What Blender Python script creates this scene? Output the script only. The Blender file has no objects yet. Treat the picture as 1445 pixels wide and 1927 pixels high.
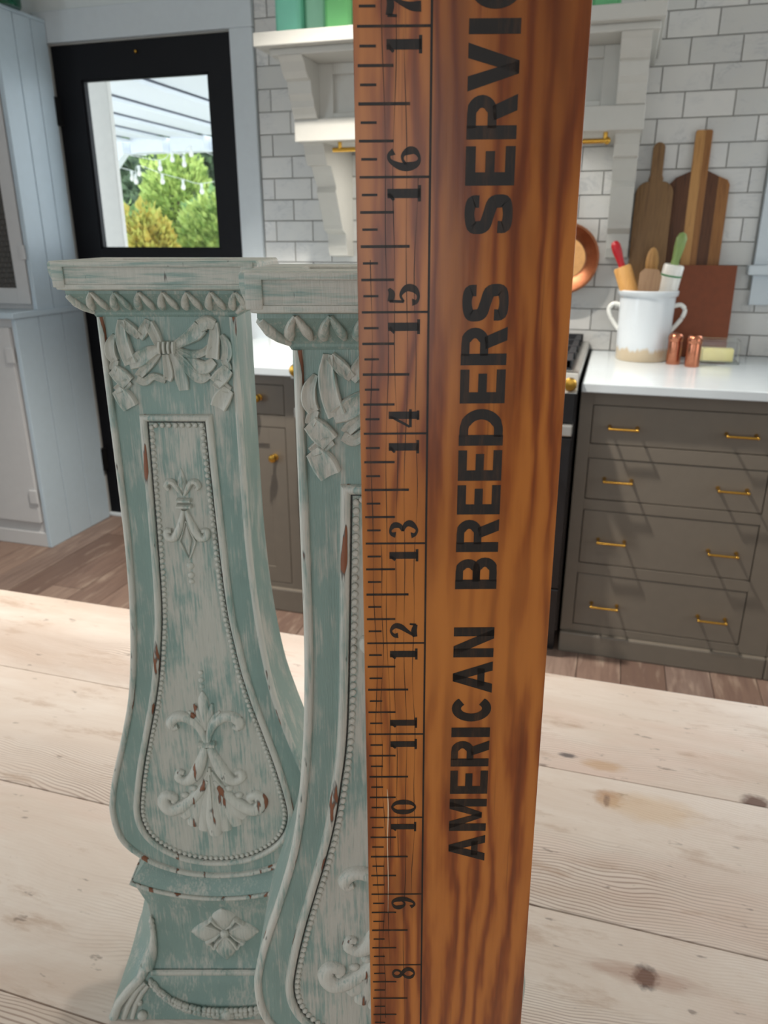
import bpy, bmesh, math, random
from mathutils import Vector, Matrix
random.seed(7)
S = 0.0254            # everything is laid out in inches
scene = bpy.context.scene
COL = scene.collection
YAW = math.radians(16.65)
EYE = 51.57           # camera height above the floor
TT = 36.0             # table top height

# ------------------------------------------------------------------ camera
cam = bpy.data.cameras.new('camera')
cam.sensor_fit = 'VERTICAL'; cam.sensor_height = 36.0; cam.sensor_width = 27.0
cam.lens = 1415.6 / 1927 * 36.0
cam.clip_start = 0.01; cam.clip_end = 200
cam.dof.use_dof = True; cam.dof.focus_distance = 8.6 * S; cam.dof.aperture_fstop = 36
camo = bpy.data.objects.new('camera', cam); COL.objects.link(camo)
camo.location = (0, 0, EYE * S)
camo.rotation_euler = (math.radians(90 - 19.91), 0, YAW)
scene.camera = camo

# ------------------------------------------------------------------ world, sun, window and fill light, exposure
scene.view_settings.view_transform = 'Standard'
scene.view_settings.look = 'None'
scene.view_settings.gamma = 1
scene.view_settings.use_curve_mapping = False
scene.view_settings.exposure = -0.08
world = bpy.data.worlds.new('overcast_sky'); scene.world = world
world.use_nodes = True
wb = world.node_tree.nodes['Background']
wb.inputs[0].default_value = (0.86, 0.94, 1.0, 1); wb.inputs[1].default_value = 3.6

def area(name, loc, rot, sx, sy, power, col):
    l = bpy.data.lights.new(name, 'AREA'); l.shape = 'RECTANGLE'
    l.size = sx * S; l.size_y = sy * S; l.energy = power; l.color = col
    o = bpy.data.objects.new(name, l); COL.objects.link(o)
    o.location = Vector(loc) * S; o.rotation_euler = [math.radians(a) for a in rot]
    return o
# added daylight fill from unseen left, right and rear sides, plus the back window
area('daylight_left_fill', (-129, -40, 52), (0, -90, 0), 60, 64, 42, (0.82, 0.92, 1.0))
area('daylight_right_fill', (99, 30, 58), (0, 90, 0), 60, 84, 20, (1.0, 0.97, 0.95))
area('daylight_rear_fill', (-10, -119, 50), (90, 0, 0), 110, 60, 30, (0.94, 0.97, 1.0))
area('daylight_back_window', (38, 119.0, 66), (-90, 0, 0), 34, 34, 6, (0.9, 0.96, 1.0))

# ------------------------------------------------------------------ material helpers
def lin(c):
    return tuple(((v / 255) / 12.92 if v / 255 <= .04045 else ((v / 255 + .055) / 1.055) ** 2.4) for v in c) + (1,)
MATS = {}
class NT:
    def __init__(s, name, rough=.5, metal=0, spec=.5):
        s.m = bpy.data.materials.new(name); s.m.use_nodes = True
        s.t = s.m.node_tree; s.n = s.t.nodes; s.b = s.n['Principled BSDF']
        s.b.inputs['Roughness'].default_value = rough; s.b.inputs['Metallic'].default_value = metal
        s.b.inputs['Specular IOR Level'].default_value = spec
        MATS[name] = s.m
    def new(s, ty, **kw):
        n = s.n.new(ty)
        for k, v in kw.items(): setattr(n, k, v)
        return n
    def put(s, sock, v):
        if isinstance(v, bpy.types.NodeSocket): s.t.links.new(v, sock)
        else: sock.default_value = v
    def coord(s, scale, rnd=False, rot=(0, 0, 0), loc=(0, 0, 0)):
        tc = s.new('ShaderNodeTexCoord'); v = tc.outputs['Object']
        if rnd:
            oi = s.new('ShaderNodeObjectInfo'); ma = s.new('ShaderNodeVectorMath', operation='MULTIPLY_ADD')
            s.put(ma.inputs[0], oi.outputs['Random']); ma.inputs[1].default_value = (3.1, 5.7, 2.3); s.put(ma.inputs[2], v); v = ma.outputs[0]
        mp = s.new('ShaderNodeMapping'); s.put(mp.inputs['Vector'], v)
        mp.inputs['Scale'].default_value = scale; mp.inputs['Rotation'].default_value = rot; mp.inputs['Location'].default_value = loc
        return mp.outputs[0]
    def noise(s, vec, scale=1, detail=4, rough=.55, dist=0):
        n = s.new('ShaderNodeTexNoise'); s.put(n.inputs['Vector'], vec)
        n.inputs['Scale'].default_value = scale; n.inputs['Detail'].default_value = detail
        n.inputs['Roughness'].default_value = rough; n.inputs['Distortion'].default_value = dist
        return n.outputs['Fac']
    def wave(s, vec, scale, dist, detail=2, dscale=1, axis='X'):
        n = s.new('ShaderNodeTexWave', bands_direction=axis); s.put(n.inputs['Vector'], vec)
        n.inputs['Scale'].default_value = scale; n.inputs['Distortion'].default_value = dist
        n.inputs['Detail'].default_value = detail; n.inputs['Detail Scale'].default_value = dscale
        return n.outputs['Fac']
    def ramp(s, fac, stops):
        r = s.new('ShaderNodeValToRGB'); s.put(r.inputs[0], fac)
        e = r.color_ramp.elements
        while len(e) < len(stops): e.new(.5)
        for el, (p, c) in zip(e, stops):
            el.position = p; el.color = c if len(c) == 4 else lin(c)
        return r.outputs[0]
    def step(s, fac, a, b):
        n = s.new('ShaderNodeMapRange', clamp=True); s.put(n.inputs[0], fac)
        n.inputs[1].default_value = a; n.inputs[2].default_value = b
        return n.outputs[0]
    def math(s, op, a, b=0.0):
        n = s.new('ShaderNodeMath', operation=op); s.put(n.inputs[0], a); s.put(n.inputs[1], b); return n.outputs[0]
    def mix(s, fac, a, b, blend='MIX'):
        n = s.new('ShaderNodeMix', data_type='RGBA', blend_type=blend)
        s.put(n.inputs[0], fac)
        s.put(n.inputs[6], a if isinstance(a, bpy.types.NodeSocket) or len(a) == 4 else lin(a))
        s.put(n.inputs[7], b if isinstance(b, bpy.types.NodeSocket) or len(b) == 4 else lin(b))
        return n.outputs[2]
    def color(s, c):
        s.put(s.b.inputs['Base Color'], c if isinstance(c, bpy.types.NodeSocket) else lin(c)); return s
    def bump(s, h, strength=.3, dist=.001):
        b = s.new('ShaderNodeBump'); b.inputs['Strength'].default_value = strength; b.inputs['Distance'].default_value = dist
        s.put(b.inputs['Height'], h); s.t.links.new(b.outputs[0], s.b.inputs['Normal']); return s

def plain(name, rgb, rough=.5, metal=0, spec=.5, vary=.06, scale=30):
    k = NT(name, rough, metal, spec)
    n = k.noise(k.coord((scale, scale, scale)), 1, 3)
    k.color(k.mix(n, tuple(int(v * (1 - vary)) for v in rgb), tuple(min(255, int(v * (1 + vary))) for v in rgb)))
    return k

# distressed chalk paint: sage green under a dry-brushed grey-beige coat, brown where rubbed through
def paint(name, lo, hi, chips, light=0, sx=1000, sz=55, px=85, pz=38):
    k = NT(name, .42, 0, .35)
    streak = k.noise(k.coord((sx, 1000, sz)), 1, 4, .62, .2)
    patch = k.noise(k.coord((px, 85, pz)), 1, 4, .6)
    v = k.math('ADD', k.math('MULTIPLY', streak, .5), k.math('MULTIPLY', patch, .7))
    base = k.mix(k.noise(k.coord((40, 40, 40)), 1, 2), (122, 144, 137), (141, 163, 154))
    top = k.mix(k.noise(k.coord((900, 900, 60)), 1, 3), tuple(q + light for q in (172, 171, 161)), tuple(q + light for q in (194, 192, 181)))
    c = k.mix(k.step(v, lo, hi), base, top)
    crack = k.noise(k.coord((1500, 1500, 48), loc=(3, 1, 2)), 1, 2, .5)
    c = k.mix(k.math('MULTIPLY', k.step(crack, .70, .76), .45), c, (92, 104, 98))
    if chips:
        ch = k.noise(k.coord((210, 210, 40)), 1, 3, .5)
        m = k.step(ch, chips, chips + .015)
        edge = k.step(ch, chips - .022, chips)
        c = k.mix(k.math('MULTIPLY', edge, .85), c, (58, 56, 54))
        c = k.mix(m, c, (132, 84, 60))
    k.color(c)
    k.bump(k.math('ADD', streak, k.noise(k.coord((2200, 2200, 160)), 1, 2)), .4, .0004)
    return k
paint('paint_panel', .50, .63, 0)
paint('paint_green', .60, .76, 0)
paint('paint_raised', .44, .60, 0, 8)
paint('paint_rim', .46, .62, .655, 6)
paint('paint_worn', .44, .58, .665, 10)
paint('paint_plate', .46, .62, .70, 2, 60, 1000, 22, 160)
plain('dark_line_grey', (58, 60, 56), .6)

# ruler wood (orange pine, varnished) and ink
k = NT('ruler_wood', .30, 0, .45)
g1 = k.wave(k.coord((1, 1, .13), loc=(.35, 0, .2)), 58, 11, 4, 1.6, 'X')
g2 = k.noise(k.coord((420, 420, 7)), 1, 4, .6)
g3 = k.noise(k.coord((38, 38, 6)), 1, 3, .6, .6)
c = k.ramp(k.math('ADD', k.math('MULTIPLY', g1, .6), k.math('MULTIPLY', g2, .4)), [(.18, (178, 106, 44)), (.48, (162, 92, 36)), (.70, (138, 70, 26)), (.90, (96, 42, 16))])
c = k.mix(k.step(g3, .50, .74), c, (92, 42, 17))
hl = k.noise(k.coord((700, 700, 10), loc=(1, 4, 2)), 1, 3, .6)
c = k.mix(k.math('MULTIPLY', k.step(hl, .62, .72), .5), c, (84, 38, 18))
c = k.mix(k.step(k.noise(k.coord((26, 26, 11), loc=(2, 1, 5)), 1, 3), .52, .80), c, (184, 112, 48))
k.color(c); k.bump(g2, .12, .0003)
k = NT('ruler_ink', .4, 0, .4)
n = k.noise(k.coord((420, 420, 50)), 1, 4, .7)
k.color(k.mix(k.step(n, .5, .8), (26, 17, 10), (74, 46, 24)))
k = NT('scratch', .35); k.color((214, 190, 160))

# table pine, whitewashed
def pine(name, a, b, dark, knots):
    k = NT(name, .42, 0, .4)
    wob = k.noise(k.coord((5, 9, 9), rnd=True), 1, 3, .5)
    v = k.coord((.9, 14, 14), rnd=True)
    va = k.new('ShaderNodeVectorMath', operation='MULTIPLY_ADD'); k.put(va.inputs[0], wob); va.inputs[1].default_value = (0, .8, 0); k.put(va.inputs[2], v)
    g = k.wave(va.outputs[0], 9.5, 2.2, 3, 1.2, 'Y')
    fine = k.noise(k.coord((9, 420, 420), rnd=True), 1, 3, .6)
    blot = k.step(k.noise(k.coord((5, 16, 16), rnd=True), 1, 6, .65, .6), .28, .72)
    zone = k.step(k.noise(k.coord((1.6, 13, 13), rnd=True), 1, 2), .50, .66)
    c = k.mix(blot, a, b)
    c = k.mix(k.math('MULTIPLY', k.step(k.noise(k.coord((3, 10, 10), rnd=True), 1, 4, .6), .5, .75), .5), c, (226, 190, 176))
    c = k.mix(k.math('MULTIPLY', k.math('MULTIPLY', k.step(g, .58, .96), zone), .62), c, dark)
    c = k.mix(k.math('MULTIPLY', k.step(fine, .55, .85), .16), c, (150, 118, 98))
    c = k.mix(k.math('MULTIPLY', k.step(k.noise(k.coord((11, 45, 45), rnd=True), 1, 6, .72), .56, .74), .7), c, (164, 130, 102))
    c = k.mix(k.math('MULTIPLY', k.step(k.noise(k.coord((50, 130, 130), rnd=True), 1, 3, .6), .67, .73), .6), c, (108, 92, 82))
    for (x, y, rx, ry, col, st) in knots:
        tc = k.new('ShaderNodeTexCoord')
        mp = k.new('ShaderNodeMapping'); k.put(mp.inputs['Vector'], tc.outputs['Object'])
        mp.inputs['Location'].default_value = (-x * S / (rx * S), -y * S / (ry * S), 0); mp.inputs['Scale'].default_value = (1 / (rx * S), 1 / (ry * S), 0)
        nz = k.new('ShaderNodeTexNoise'); nz.inputs['Scale'].default_value = 2.2; k.put(nz.inputs['Vector'], mp.outputs[0])
        ln = k.new('ShaderNodeVectorMath', operation='LENGTH'); k.put(ln.inputs[0], mp.outputs[0])
        d = k.math('ADD', ln.outputs['Value'], k.math('MULTIPLY', nz.outputs['Fac'], .7))
        m = k.math('MULTIPLY', k.math('SUBTRACT', 1.0, k.step(d, .85, 1.35)), st)
        c = k.mix(m, c, col)
    k.color(c); k.bump(k.math('ADD', g, fine), .15, .0006)
PA, PB, PD = (226, 215, 204), (206, 186, 170), (128, 96, 80)
pine('pine_plank', PA, PB, PD, [(2.1, 13.5, .34, .36, (40, 36, 40), 1), (2.1, 13.5, 1.5, .3, (160, 118, 96), .5), (1.2, 19.2, .5, .45, (176, 134, 96), .7), (1.15, 19.1, .12, .3, (96, 70, 66), .7), (2.4, 19.1, 1.6, .7, (204, 172, 132), .5)])
pine('pine_plank_knotty', PA, PB, PD, [(5.35, 20.25, .5, .42, (112, 86, 76), .95), (-.1, 20.9, .35, .14, (58, 54, 60), .8), (1.0, 20.7, .8, .3, (190, 150, 108), .6)])

# floor boards
k = NT('floor_board', .5, 0, .35)
oi = k.new('ShaderNodeObjectInfo')
c = k.ramp(oi.outputs['Random'], [(0, (98, 78, 68)), (.35, (124, 102, 90)), (.65, (142, 120, 106)), (1, (112, 95, 87))])
c = k.mix(k.step(k.noise(k.coord((50, 4, 10), rnd=True), 1, 5, .65, .4), .45, .75), c, (98, 78, 70))
c = k.mix(k.math('MULTIPLY', k.step(k.noise(k.coord((30, 5, 10), rnd=True), 1, 3), .55, .75), .5), c, (178, 160, 142))
k.color(c)
plain('floor_base', (84, 68, 60))

# marble tile, grout
k = NT('marble_tile', .28, 0, .5)
v = k.coord((9, 9, 9), rnd=True)
w = k.noise(k.coord((7, 7, 16), rnd=True), 1, 5, .62, 1.2)
vein = k.math('SUBTRACT', 1.0, k.step(k.math('ABSOLUTE', k.math('SUBTRACT', w, .5)), 0, .035))
cloud = k.noise(v, 1, 4, .6)
oi = k.new('ShaderNodeObjectInfo')
base = k.mix(oi.outputs['Random'], (214, 213, 209), (196, 196, 192))
c = k.mix(k.math('MULTIPLY', k.step(cloud, .4, .8), .35), base, (188, 191, 196))
c = k.mix(k.math('MULTIPLY', k.math('MULTIPLY', vein, k.step(cloud, .45, .65)), .45), c, (150, 154, 158))
k.color(c)
plain('grout', (166, 165, 160), .8)
plain('white_wall', (214, 220, 220), .6, vary=.02)
plain('white_trim', (200, 209, 214), .45, vary=.02)
plain('cabinet_white', (180, 196, 206), .42, vary=.02)
plain('cabinet_front_white', (192, 192, 192), .45, vary=.02)
plain('hood_white', (192, 191, 184), .45, vary=.02)
plain('ceiling_white', (226, 226, 222), .8, vary=.02)
plain('door_black', (11, 12, 17), .55, spec=.25, vary=.1)
plain('black_iron', (16, 16, 17), .5)
plain('range_black', (20, 20, 22), .28, spec=.6)
plain('cast_iron', (26, 28, 33), .6, spec=.4)
plain('steel', (176, 176, 172), .35, metal=.7)
plain('brass', (206, 160, 72), .24, metal=1.0, vary=.04)
plain('copper', (190, 124, 96), .26, metal=1.0, vary=.08, scale=80)
plain('old_copper', (158, 102, 72), .34, metal=.9, vary=.14, scale=60)
plain('copper_sheet', (122, 66, 40), .42, metal=.4, vary=.10, scale=40)
plain('tin_lining', (214, 160, 104), .34, metal=1.0, vary=.12, scale=50)
plain('cabinet_taupe', (108, 100, 90), .42, vary=.03)
k = NT('quartz', .16, 0, .55)
k.color(k.mix(k.noise(k.coord((6, 6, 6)), 1, 5, .6, 1), (206, 214, 218), (192, 200, 204)))
k = NT('crock_glaze', .16, 0, .55)
tc = k.coord((1, 1, 1)); sx = k.new('ShaderNodeSeparateXYZ'); k.put(sx.inputs[0], tc)
zz = k.math('ADD', sx.outputs['Z'], k.math('MULTIPLY', k.noise(k.coord((45, 45, 8)), 1, 2), -.045))
k.color(k.mix(k.step(zz, .012, .024), (200, 182, 154), (212, 218, 222)))
plain('porcelain', (232, 232, 226), .2)
def board(name, a, b, d, ax=(70, 70, 5)):
    k = NT(name, .5, 0, .4)
    g = k.noise(k.coord(ax, rnd=True), 1, 4, .6, .5)
    k.color(k.ramp(g, [(.3, a), (.5, b), (.7, d)]))
board('board_walnut', (112, 84, 54), (132, 100, 64), (98, 70, 44))
board('board_acacia_dark', (72, 42, 24), (92, 56, 32), (58, 32, 18))
board('board_acacia_mid', (128, 84, 44), (150, 102, 56), (112, 70, 36))
board('board_acacia_light', (168, 120, 68), (188, 140, 84), (150, 104, 58))
board('maple', (206, 150, 84), (216, 164, 96), (190, 134, 72))
board('spoon_wood', (176, 132, 76), (190, 146, 90), (156, 112, 62))
board('spatula_wood', (150, 118, 88), (160, 128, 98), (138, 106, 80))
plain('red_paint', (176, 22, 34), .35)
plain('green_paint', (132, 156, 92), .4)
plain('green_stripe', (92, 150, 108), .3)
plain('butter_yellow', (248, 236, 164), .5)
def glass(name, rgb, rough=.03, trans=1.0):
    k = NT(name, rough); k.b.inputs['Transmission Weight'].default_value = trans
    k.b.inputs['IOR'].default_value = 1.45; k.color(rgb); return k
glass('clear_glass', (246, 250, 248))
def tinted(name, rgb):
    k = NT(name, .15); k.color(rgb); k.b.inputs['Transmission Weight'].default_value = .35
    k.b.inputs['Subsurface Weight'].default_value = 0
tinted('glass_aqua', (150, 236, 208)); tinted('glass_mint', (176, 236, 204)); tinted('glass_lime', (150, 240, 156)); tinted('glass_deep', (20, 92, 66)); tinted('glass_jade', (120, 200, 140))
# thin window glass: mostly transparent with a faint reflection
k = NT('window_glass'); tr = k.new('ShaderNodeBsdfTransparent'); gl = k.new('ShaderNodeBsdfGlossy'); gl.inputs['Roughness'].default_value = .02
ms = k.new('ShaderNodeMixShader'); ms.inputs[0].default_value = .04
k.t.links.new(tr.outputs[0], ms.inputs[1]); k.t.links.new(gl.outputs[0], ms.inputs[2])
k.t.links.new(ms.outputs[0], k.n['Material Output'].inputs[0])
plain('wire', (96, 92, 86), .5, metal=.6)
plain('cupboard_dark', (74, 72, 70), .7)
plain('porch_white', (226, 232, 238), .6, vary=.03)
plain('shade_strip_grey', (150, 154, 164), .8)
plain('post_cream', (206, 204, 198), .6, vary=.03)
plain('ground', (214, 212, 206), .9, vary=.05)  # unseen outdoor ground, made pale so it bounces daylight
plain('bark', (90, 70, 54), .9)
def leaf(name, a, b):
    k = NT(name, .6, 0, .3)
    k.color(k.mix(k.step(k.noise(k.coord((9, 9, 9)), 1, 4), .35, .65), a, b))
    k.b.inputs['Transmission Weight'].default_value = 0
leaf('leaf_dark', (44, 66, 50), (98, 122, 86)); leaf('leaf_bright', (128, 160, 78), (196, 214, 122)); leaf('leaf_yellow', (206, 180, 84), (196, 204, 104)); leaf('leaf_mid', (84, 124, 74), (152, 178, 106))
plain('cord_white', (220, 224, 222), .6)
k = NT('lamp_glow'); k.b.inputs['Emission Color'].default_value = (1, .93, .82, 1); k.b.inputs['Emission Strength'].default_value = 6; k.color((255, 250, 240))

# ------------------------------------------------------------------ mesh helpers
def catmull(pts, n=6, closed=False):
    out = []; m = len(pts)
    P = [Vector(p) for p in pts]
    rng = range(m) if closed else range(m - 1)
    for i in rng:
        p0 = P[(i - 1) % m] if closed or i > 0 else P[0] * 2 - P[1]
        p1, p2 = P[i], P[(i + 1) % m]
        p3 = P[(i + 2) % m] if closed or i + 2 < m else P[-1] * 2 - P[-2]
        for j in range(n):
            t = j / n
            out.append(.5 * ((2 * p1) + (p2 - p0) * t + (2 * p0 - 5 * p1 + 4 * p2 - p3) * t * t + (3 * p1 - p0 - 3 * p2 + p3) * t ** 3))
    if not closed: out.append(P[-1])
    return out

class MB:
    def __init__(s): s.v = []; s.f = []
    def add(s, v, f):
        o = len(s.v); s.v += [tuple(p) for p in v]; s.f += [tuple(i + o for i in q) for q in f]; return s
    def box(s, x0, x1, y0, y1, z0, z1):
        return s.add([(x0, y0, z0), (x1, y0, z0), (x1, y1, z0), (x0, y1, z0), (x0, y0, z1), (x1, y0, z1), (x1, y1, z1), (x0, y1, z1)],
                     [(3, 2, 1, 0), (4, 5, 6, 7), (0, 1, 5, 4), (1, 2, 6, 5), (2, 3, 7, 6), (3, 0, 4, 7)])
    def prism(s, poly, fn0, fn1):
        n = len(poly)
        v = [fn0(*p) for p in poly] + [fn1(*p) for p in poly]
        return s.add(v, [tuple(range(n - 1, -1, -1)), tuple(range(n, 2 * n))] + [(i, (i + 1) % n, n + (i + 1) % n, n + i) for i in range(n)])
    def rings(s, rings, closed=True, cap0=True, cap1=True):
        n = len(rings[0]); v = [p for r in rings for p in r]; f = []
        for a in range(len(rings) - 1):
            for i in range(n if closed else n - 1):
                j = (i + 1) % n
                f.append((a * n + i, a * n + j, (a + 1) * n + j, (a + 1) * n + i))
        if cap0: f.append(tuple(range(n - 1, -1, -1)))
        if cap1: f.append(tuple(range((len(rings) - 1) * n, len(rings) * n)))
        return s.add(v, f)
    def lathe(s, prof, c=(0, 0, 0), seg=24, M=None):
        R = []
        for r, z in prof:
            ring = []
            for i in range(seg):
                a = 2 * math.pi * i / seg
                p = Vector((r * math.cos(a), r * math.sin(a), z))
                if M is not None: p = M @ p
                ring.append((p.x + c[0], p.y + c[1], p.z + c[2]))
            R.append(ring)
        return s.rings(R)
    def tube(s, pts, rad, seg=8, closed=False):
        P = [Vector(p) for p in pts]; R = []
        m = len(P)
        for i, p in enumerate(P):
            a = P[(i - 1) % m] if closed or i > 0 else P[i]
            b = P[(i + 1) % m] if closed or i < m - 1 else P[i]
            t = (b - a).normalized()
            ref = Vector((0, 0, 1)) if abs(t.z) < .9 else Vector((0, 1, 0))
            n1 = t.cross(ref).normalized(); n2 = t.cross(n1)
            r = rad[i] if isinstance(rad, (list, tuple)) else rad
            R.append([tuple(p + n1 * r * math.cos(2 * math.pi * q / seg) + n2 * r * math.sin(2 * math.pi * q / seg)) for q in range(seg)])
        if closed: R.append(R[0])
        return s.rings(R, True, not closed, not closed)
    def strip(s, pts, wid, h, y0=0.0, closed=False, smooth=0, ribbon=False):
        """rounded raised moulding on the plane y=y0 (or y0(u,z)) bulging towards -y; pts in (u,z)"""
        P = [Vector((p[0], p[1])) for p in pts]
        W = list(wid) if isinstance(wid, (list, tuple)) else [wid] * len(P)
        if smooth:
            Q = catmull([(p.x, p.y, w) for p, w in zip(P, W)], smooth, closed)
            P = [Vector((q[0], q[1])) for q in Q]; W = [max(.004, q[2]) for q in Q]
        m = len(P); R = []
        prof = [(-1, 0), (-.82, .62), (-.35, .97), (.35, .97), (.82, .62), (1, 0)]
        if ribbon: prof = [(-1, 0), (-.93, .8), (-.78, 1), (-.5, .72), (0, .5), (.5, .72), (.78, 1), (.93, .8), (1, 0)]
        yf = y0 if callable(y0) else (lambda u, z: y0)
        for i in range(m):
            a = P[(i - 1) % m] if closed or i > 0 else P[i]
            b = P[(i + 1) % m] if closed or i < m - 1 else P[i]
            d1 = (P[i] - a); d2 = (b - P[i])
            d1 = d1.normalized() if d1.length > 1e-9 else d2.normalized()
            d2 = d2.normalized() if d2.length > 1e-9 else d1
            t = (d1 + d2); t = t.normalized() if t.length > 1e-6 else d1
            n = Vector((-t.y, t.x)); cs = max(.5, n.dot(Vector((-d1.y, d1.x))))
            w = W[i] / 2 / cs
            hh = h * min(1, .35 + .65 * W[i] / max(W))
            ring = []
            for q, e in prof:
                u, z = P[i].x + n.x * w * q, P[i].y + n.y * w * q
                ring.append((u, yf(u, z) - e * hh + (.01 if e == 0 else 0), z))
            R.append(ring)
        if closed: R.append(R[0])
        return s.rings(R, False, not closed, not closed)
    def blob(s, c, rx, ry, rz, seg=10, rg=6):
        R = []
        for j in range(rg + 1):
            a = math.pi * j / rg
            R.append([(c[0] + rx * max(.02, math.sin(a)) * math.cos(2 * math.pi * i / seg), c[1] + ry * max(.02, math.sin(a)) * math.sin(2 * math.pi * i / seg), c[2] - rz * math.cos(a)) for i in range(seg)])
        return s.rings(R)
    def build(s, name, mat, parent=None, bevel=0, smooth=False, seg=2, origin=None):
        me = bpy.data.meshes.new(name)
        o3 = Vector(origin) if origin else Vector((0, 0, 0))
        me.from_pydata([tuple((Vector(p) - o3) * S) for p in s.v], [], s.f)
        bm = bmesh.new(); bm.from_mesh(me)
        bmesh.ops.recalc_face_normals(bm, faces=bm.faces)
        if bevel:
            es = [e for e in bm.edges if len(e.link_faces) == 2 and e.calc_face_angle() > .5]
            bmesh.ops.bevel(bm, geom=es, offset=bevel * S, segments=seg, profile=.6, affect='EDGES')
        bm.to_mesh(me); bm.free()
        if smooth:
            me.polygons.foreach_set('use_smooth', [True] * len(me.polygons))
            me.set_sharp_from_angle(angle=math.radians(50))
        me.materials.append(MATS[mat])
        o = bpy.data.objects.new(name, me); COL.objects.link(o)
        o.location = o3 * S
        if parent: o.parent = parent
        return o

def tag(o, label, cat, group=None, kind=None):
    o['label'] = label; o['category'] = cat
    if group: o['group'] = group
    if kind: o['kind'] = kind
    return o
def struct(o): o['kind'] = 'structure'; return o
def empty(name, loc=(0, 0, 0), rz=0, label=None, cat=None, group=None):
    o = bpy.data.objects.new(name, None); COL.objects.link(o); o.empty_display_size = .02
    o.location = Vector(loc) * S; o.rotation_euler = (0, 0, rz)
    if label: tag(o, label, cat, group)
    return o
def B(name, mat, dims, parent=None, bevel=0, smooth=False):
    """box part given in world inches under a parent empty with no rotation"""
    off = parent.location / S if parent else Vector((0, 0, 0))
    x0, x1, y0, y1, z0, z1 = dims
    return MB().box(x0 - off.x, x1 - off.x, y0 - off.y, y1 - off.y, z0 - off.z, z1 - off.z).build(name, mat, parent, bevel, smooth)

# ================================================================== the setting
WY = 119.5
fl = struct(MB().box(-132, 102, -122, 124, -1.5, -.6).build('floor', 'floor_base'))
x = -130.0; ci = 0
while x < 100:
    wd = 5.4
    # boards where the photograph shows the floor are laid one by one, elsewhere in long runs
    y = -120 + (ci * 37 % 40)
    yy = -120
    cuts = [-120]
    while cuts[-1] < 118: cuts.append(min(119.4, cuts[-1] + random.uniform(46, 78)))
    for a, b in zip(cuts, cuts[1:]):
        if b < 22 or (-66 > x and b < 60): continue
        MB().box(x + .05, x + wd - .05, a + .05, b - .05, -.6, random.uniform(-.03, 0)).build('floor_plank', 'floor_board', fl)
    x += wd; ci += 1
struct(MB().box(-132, 102, -122, 121, 104, 106).build('ceiling', 'ceiling_white'))
# back wall around the door opening (X -92.6..-59.9, to Z 81.1) and the window opening (X 21..55, Z 48.5..84)
wm = MB()
wm.box(-132, -92.7, WY, WY + 5, -.6, 104); wm.box(-92.7, -59.8, WY, WY + 5, 81.2, 104)
wm.box(-59.8, 21, WY, WY + 5, -.6, 104); wm.box(21, 55, WY, WY + 5, -.6, 48.5); wm.box(21, 55, WY, WY + 5, 84, 104); wm.box(55, 102, WY, WY + 5, -.6, 104)
wall_back = struct(wm.build('wall_back', 'grout'))
struct(MB().box(-134, -130, -122, 124, -.6, 104).build('wall_left', 'white_wall'))
struct(MB().box(100, 104, -122, 124, -.6, 104).build('wall_right', 'white_wall'))
struct(MB().box(-132, 102, -124, -120, -.6, 104).build('wall_rear', 'white_wall'))
# painted plaster above and left of the door
B('plaster_panel', 'white_wall', (-130, -55.95, WY - .35, WY, 85.8, 104), None)
bpy.data.objects['plaster_panel'].parent = wall_back
# marble subway tiles, one by one
ZT, PH, PX = 76.2, 3.117, 6.28
for kx in range(-4, 13):
    ztop = ZT - PH * kx; zb = ztop - PH
    if zb < 35.7: zb = 35.9
    off = 5.94 if kx % 2 == 0 else 9.08
    n0 = int((-57 - off) // PX)
    for n in range(n0, 5):
        a, b = off + n * PX, off + (n + 1) * PX
        a, b = max(a, -55.9), min(b, 60)
        if b - a < .5: continue
        if a >= 17.2 and zb > 43 and ztop < 88: continue
        if b > 17.2 and zb > 43: b = 17.3
        if b - a < .4: continue
        if a > -40 and b < -4 and 64.5 < zb and ztop < 74: continue      # wholly behind the hood
        MB().box(a + .07, b - .07, WY - .32 - random.uniform(0, .03), WY + .1, zb + .07, ztop - .07).build('tile', 'marble_tile', wall_back, .05)

# door trim
tr = struct(MB().box(-94.4, -55.9, WY - 1.1, WY, 81.35, 85.8).build('trim_1', 'white_trim', None, .12))
struct(MB().box(-59.75, -55.95, WY - 1.0, WY, -.0, 81.35).build('trim_2', 'white_trim', None, .12))
struct(MB().box(-96.5, -92.75, WY - 1.0, WY, -.0, 81.35).build('trim_3', 'white_trim', None, .12))
struct(MB().box(-92.7, -59.8, WY - .6, WY + 4, -.0, .55).build('trim_4', 'white_trim', None, .1))
# black glazed door
door = struct(empty('door_1', (-76.2, WY + .6, .6)))
DX0, DX1, GZ0, GZ1, GX0, GX1 = -92.55, -59.9, 50.05, 76.1, -87.55, -64.3
for d in ((DX0, GX0, .6, 81.1), (GX1, DX1, .6, 81.1), (GX0, GX1, GZ1, 81.1), (GX0, GX1, .6, 11), (GX0, GX1, 44.5, GZ0)):
    B('door_rail', 'door_black', (d[0], d[1], WY + .2, WY + 1.9, d[2], d[3]), door)
B('door_panel', 'door_black', (GX0, GX1, WY + .7, WY + 1.4, 11, 44.5), door)
B('pane', 'window_glass', (GX0, GX1, WY + 1.0, WY + 1.12, GZ0, GZ1), door)
for a in ((GX0, GX0 + .35, GZ0, GZ1), (GX1 - .35, GX1, GZ0, GZ1), (GX0, GX1, GZ0, GZ0 + .3), (GX0, GX1, GZ1 - .3, GZ1)):
    B('glazing_bead', 'door_black', (a[0], a[1], WY + .45, WY + 1.0, a[2], a[3]), door)
for z in (9.5, 69.5):
    h = B('hinge', 'black_iron', (-93.9, -91.9, WY - 1.35, WY + .3, z, z + 4.2), door)
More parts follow.
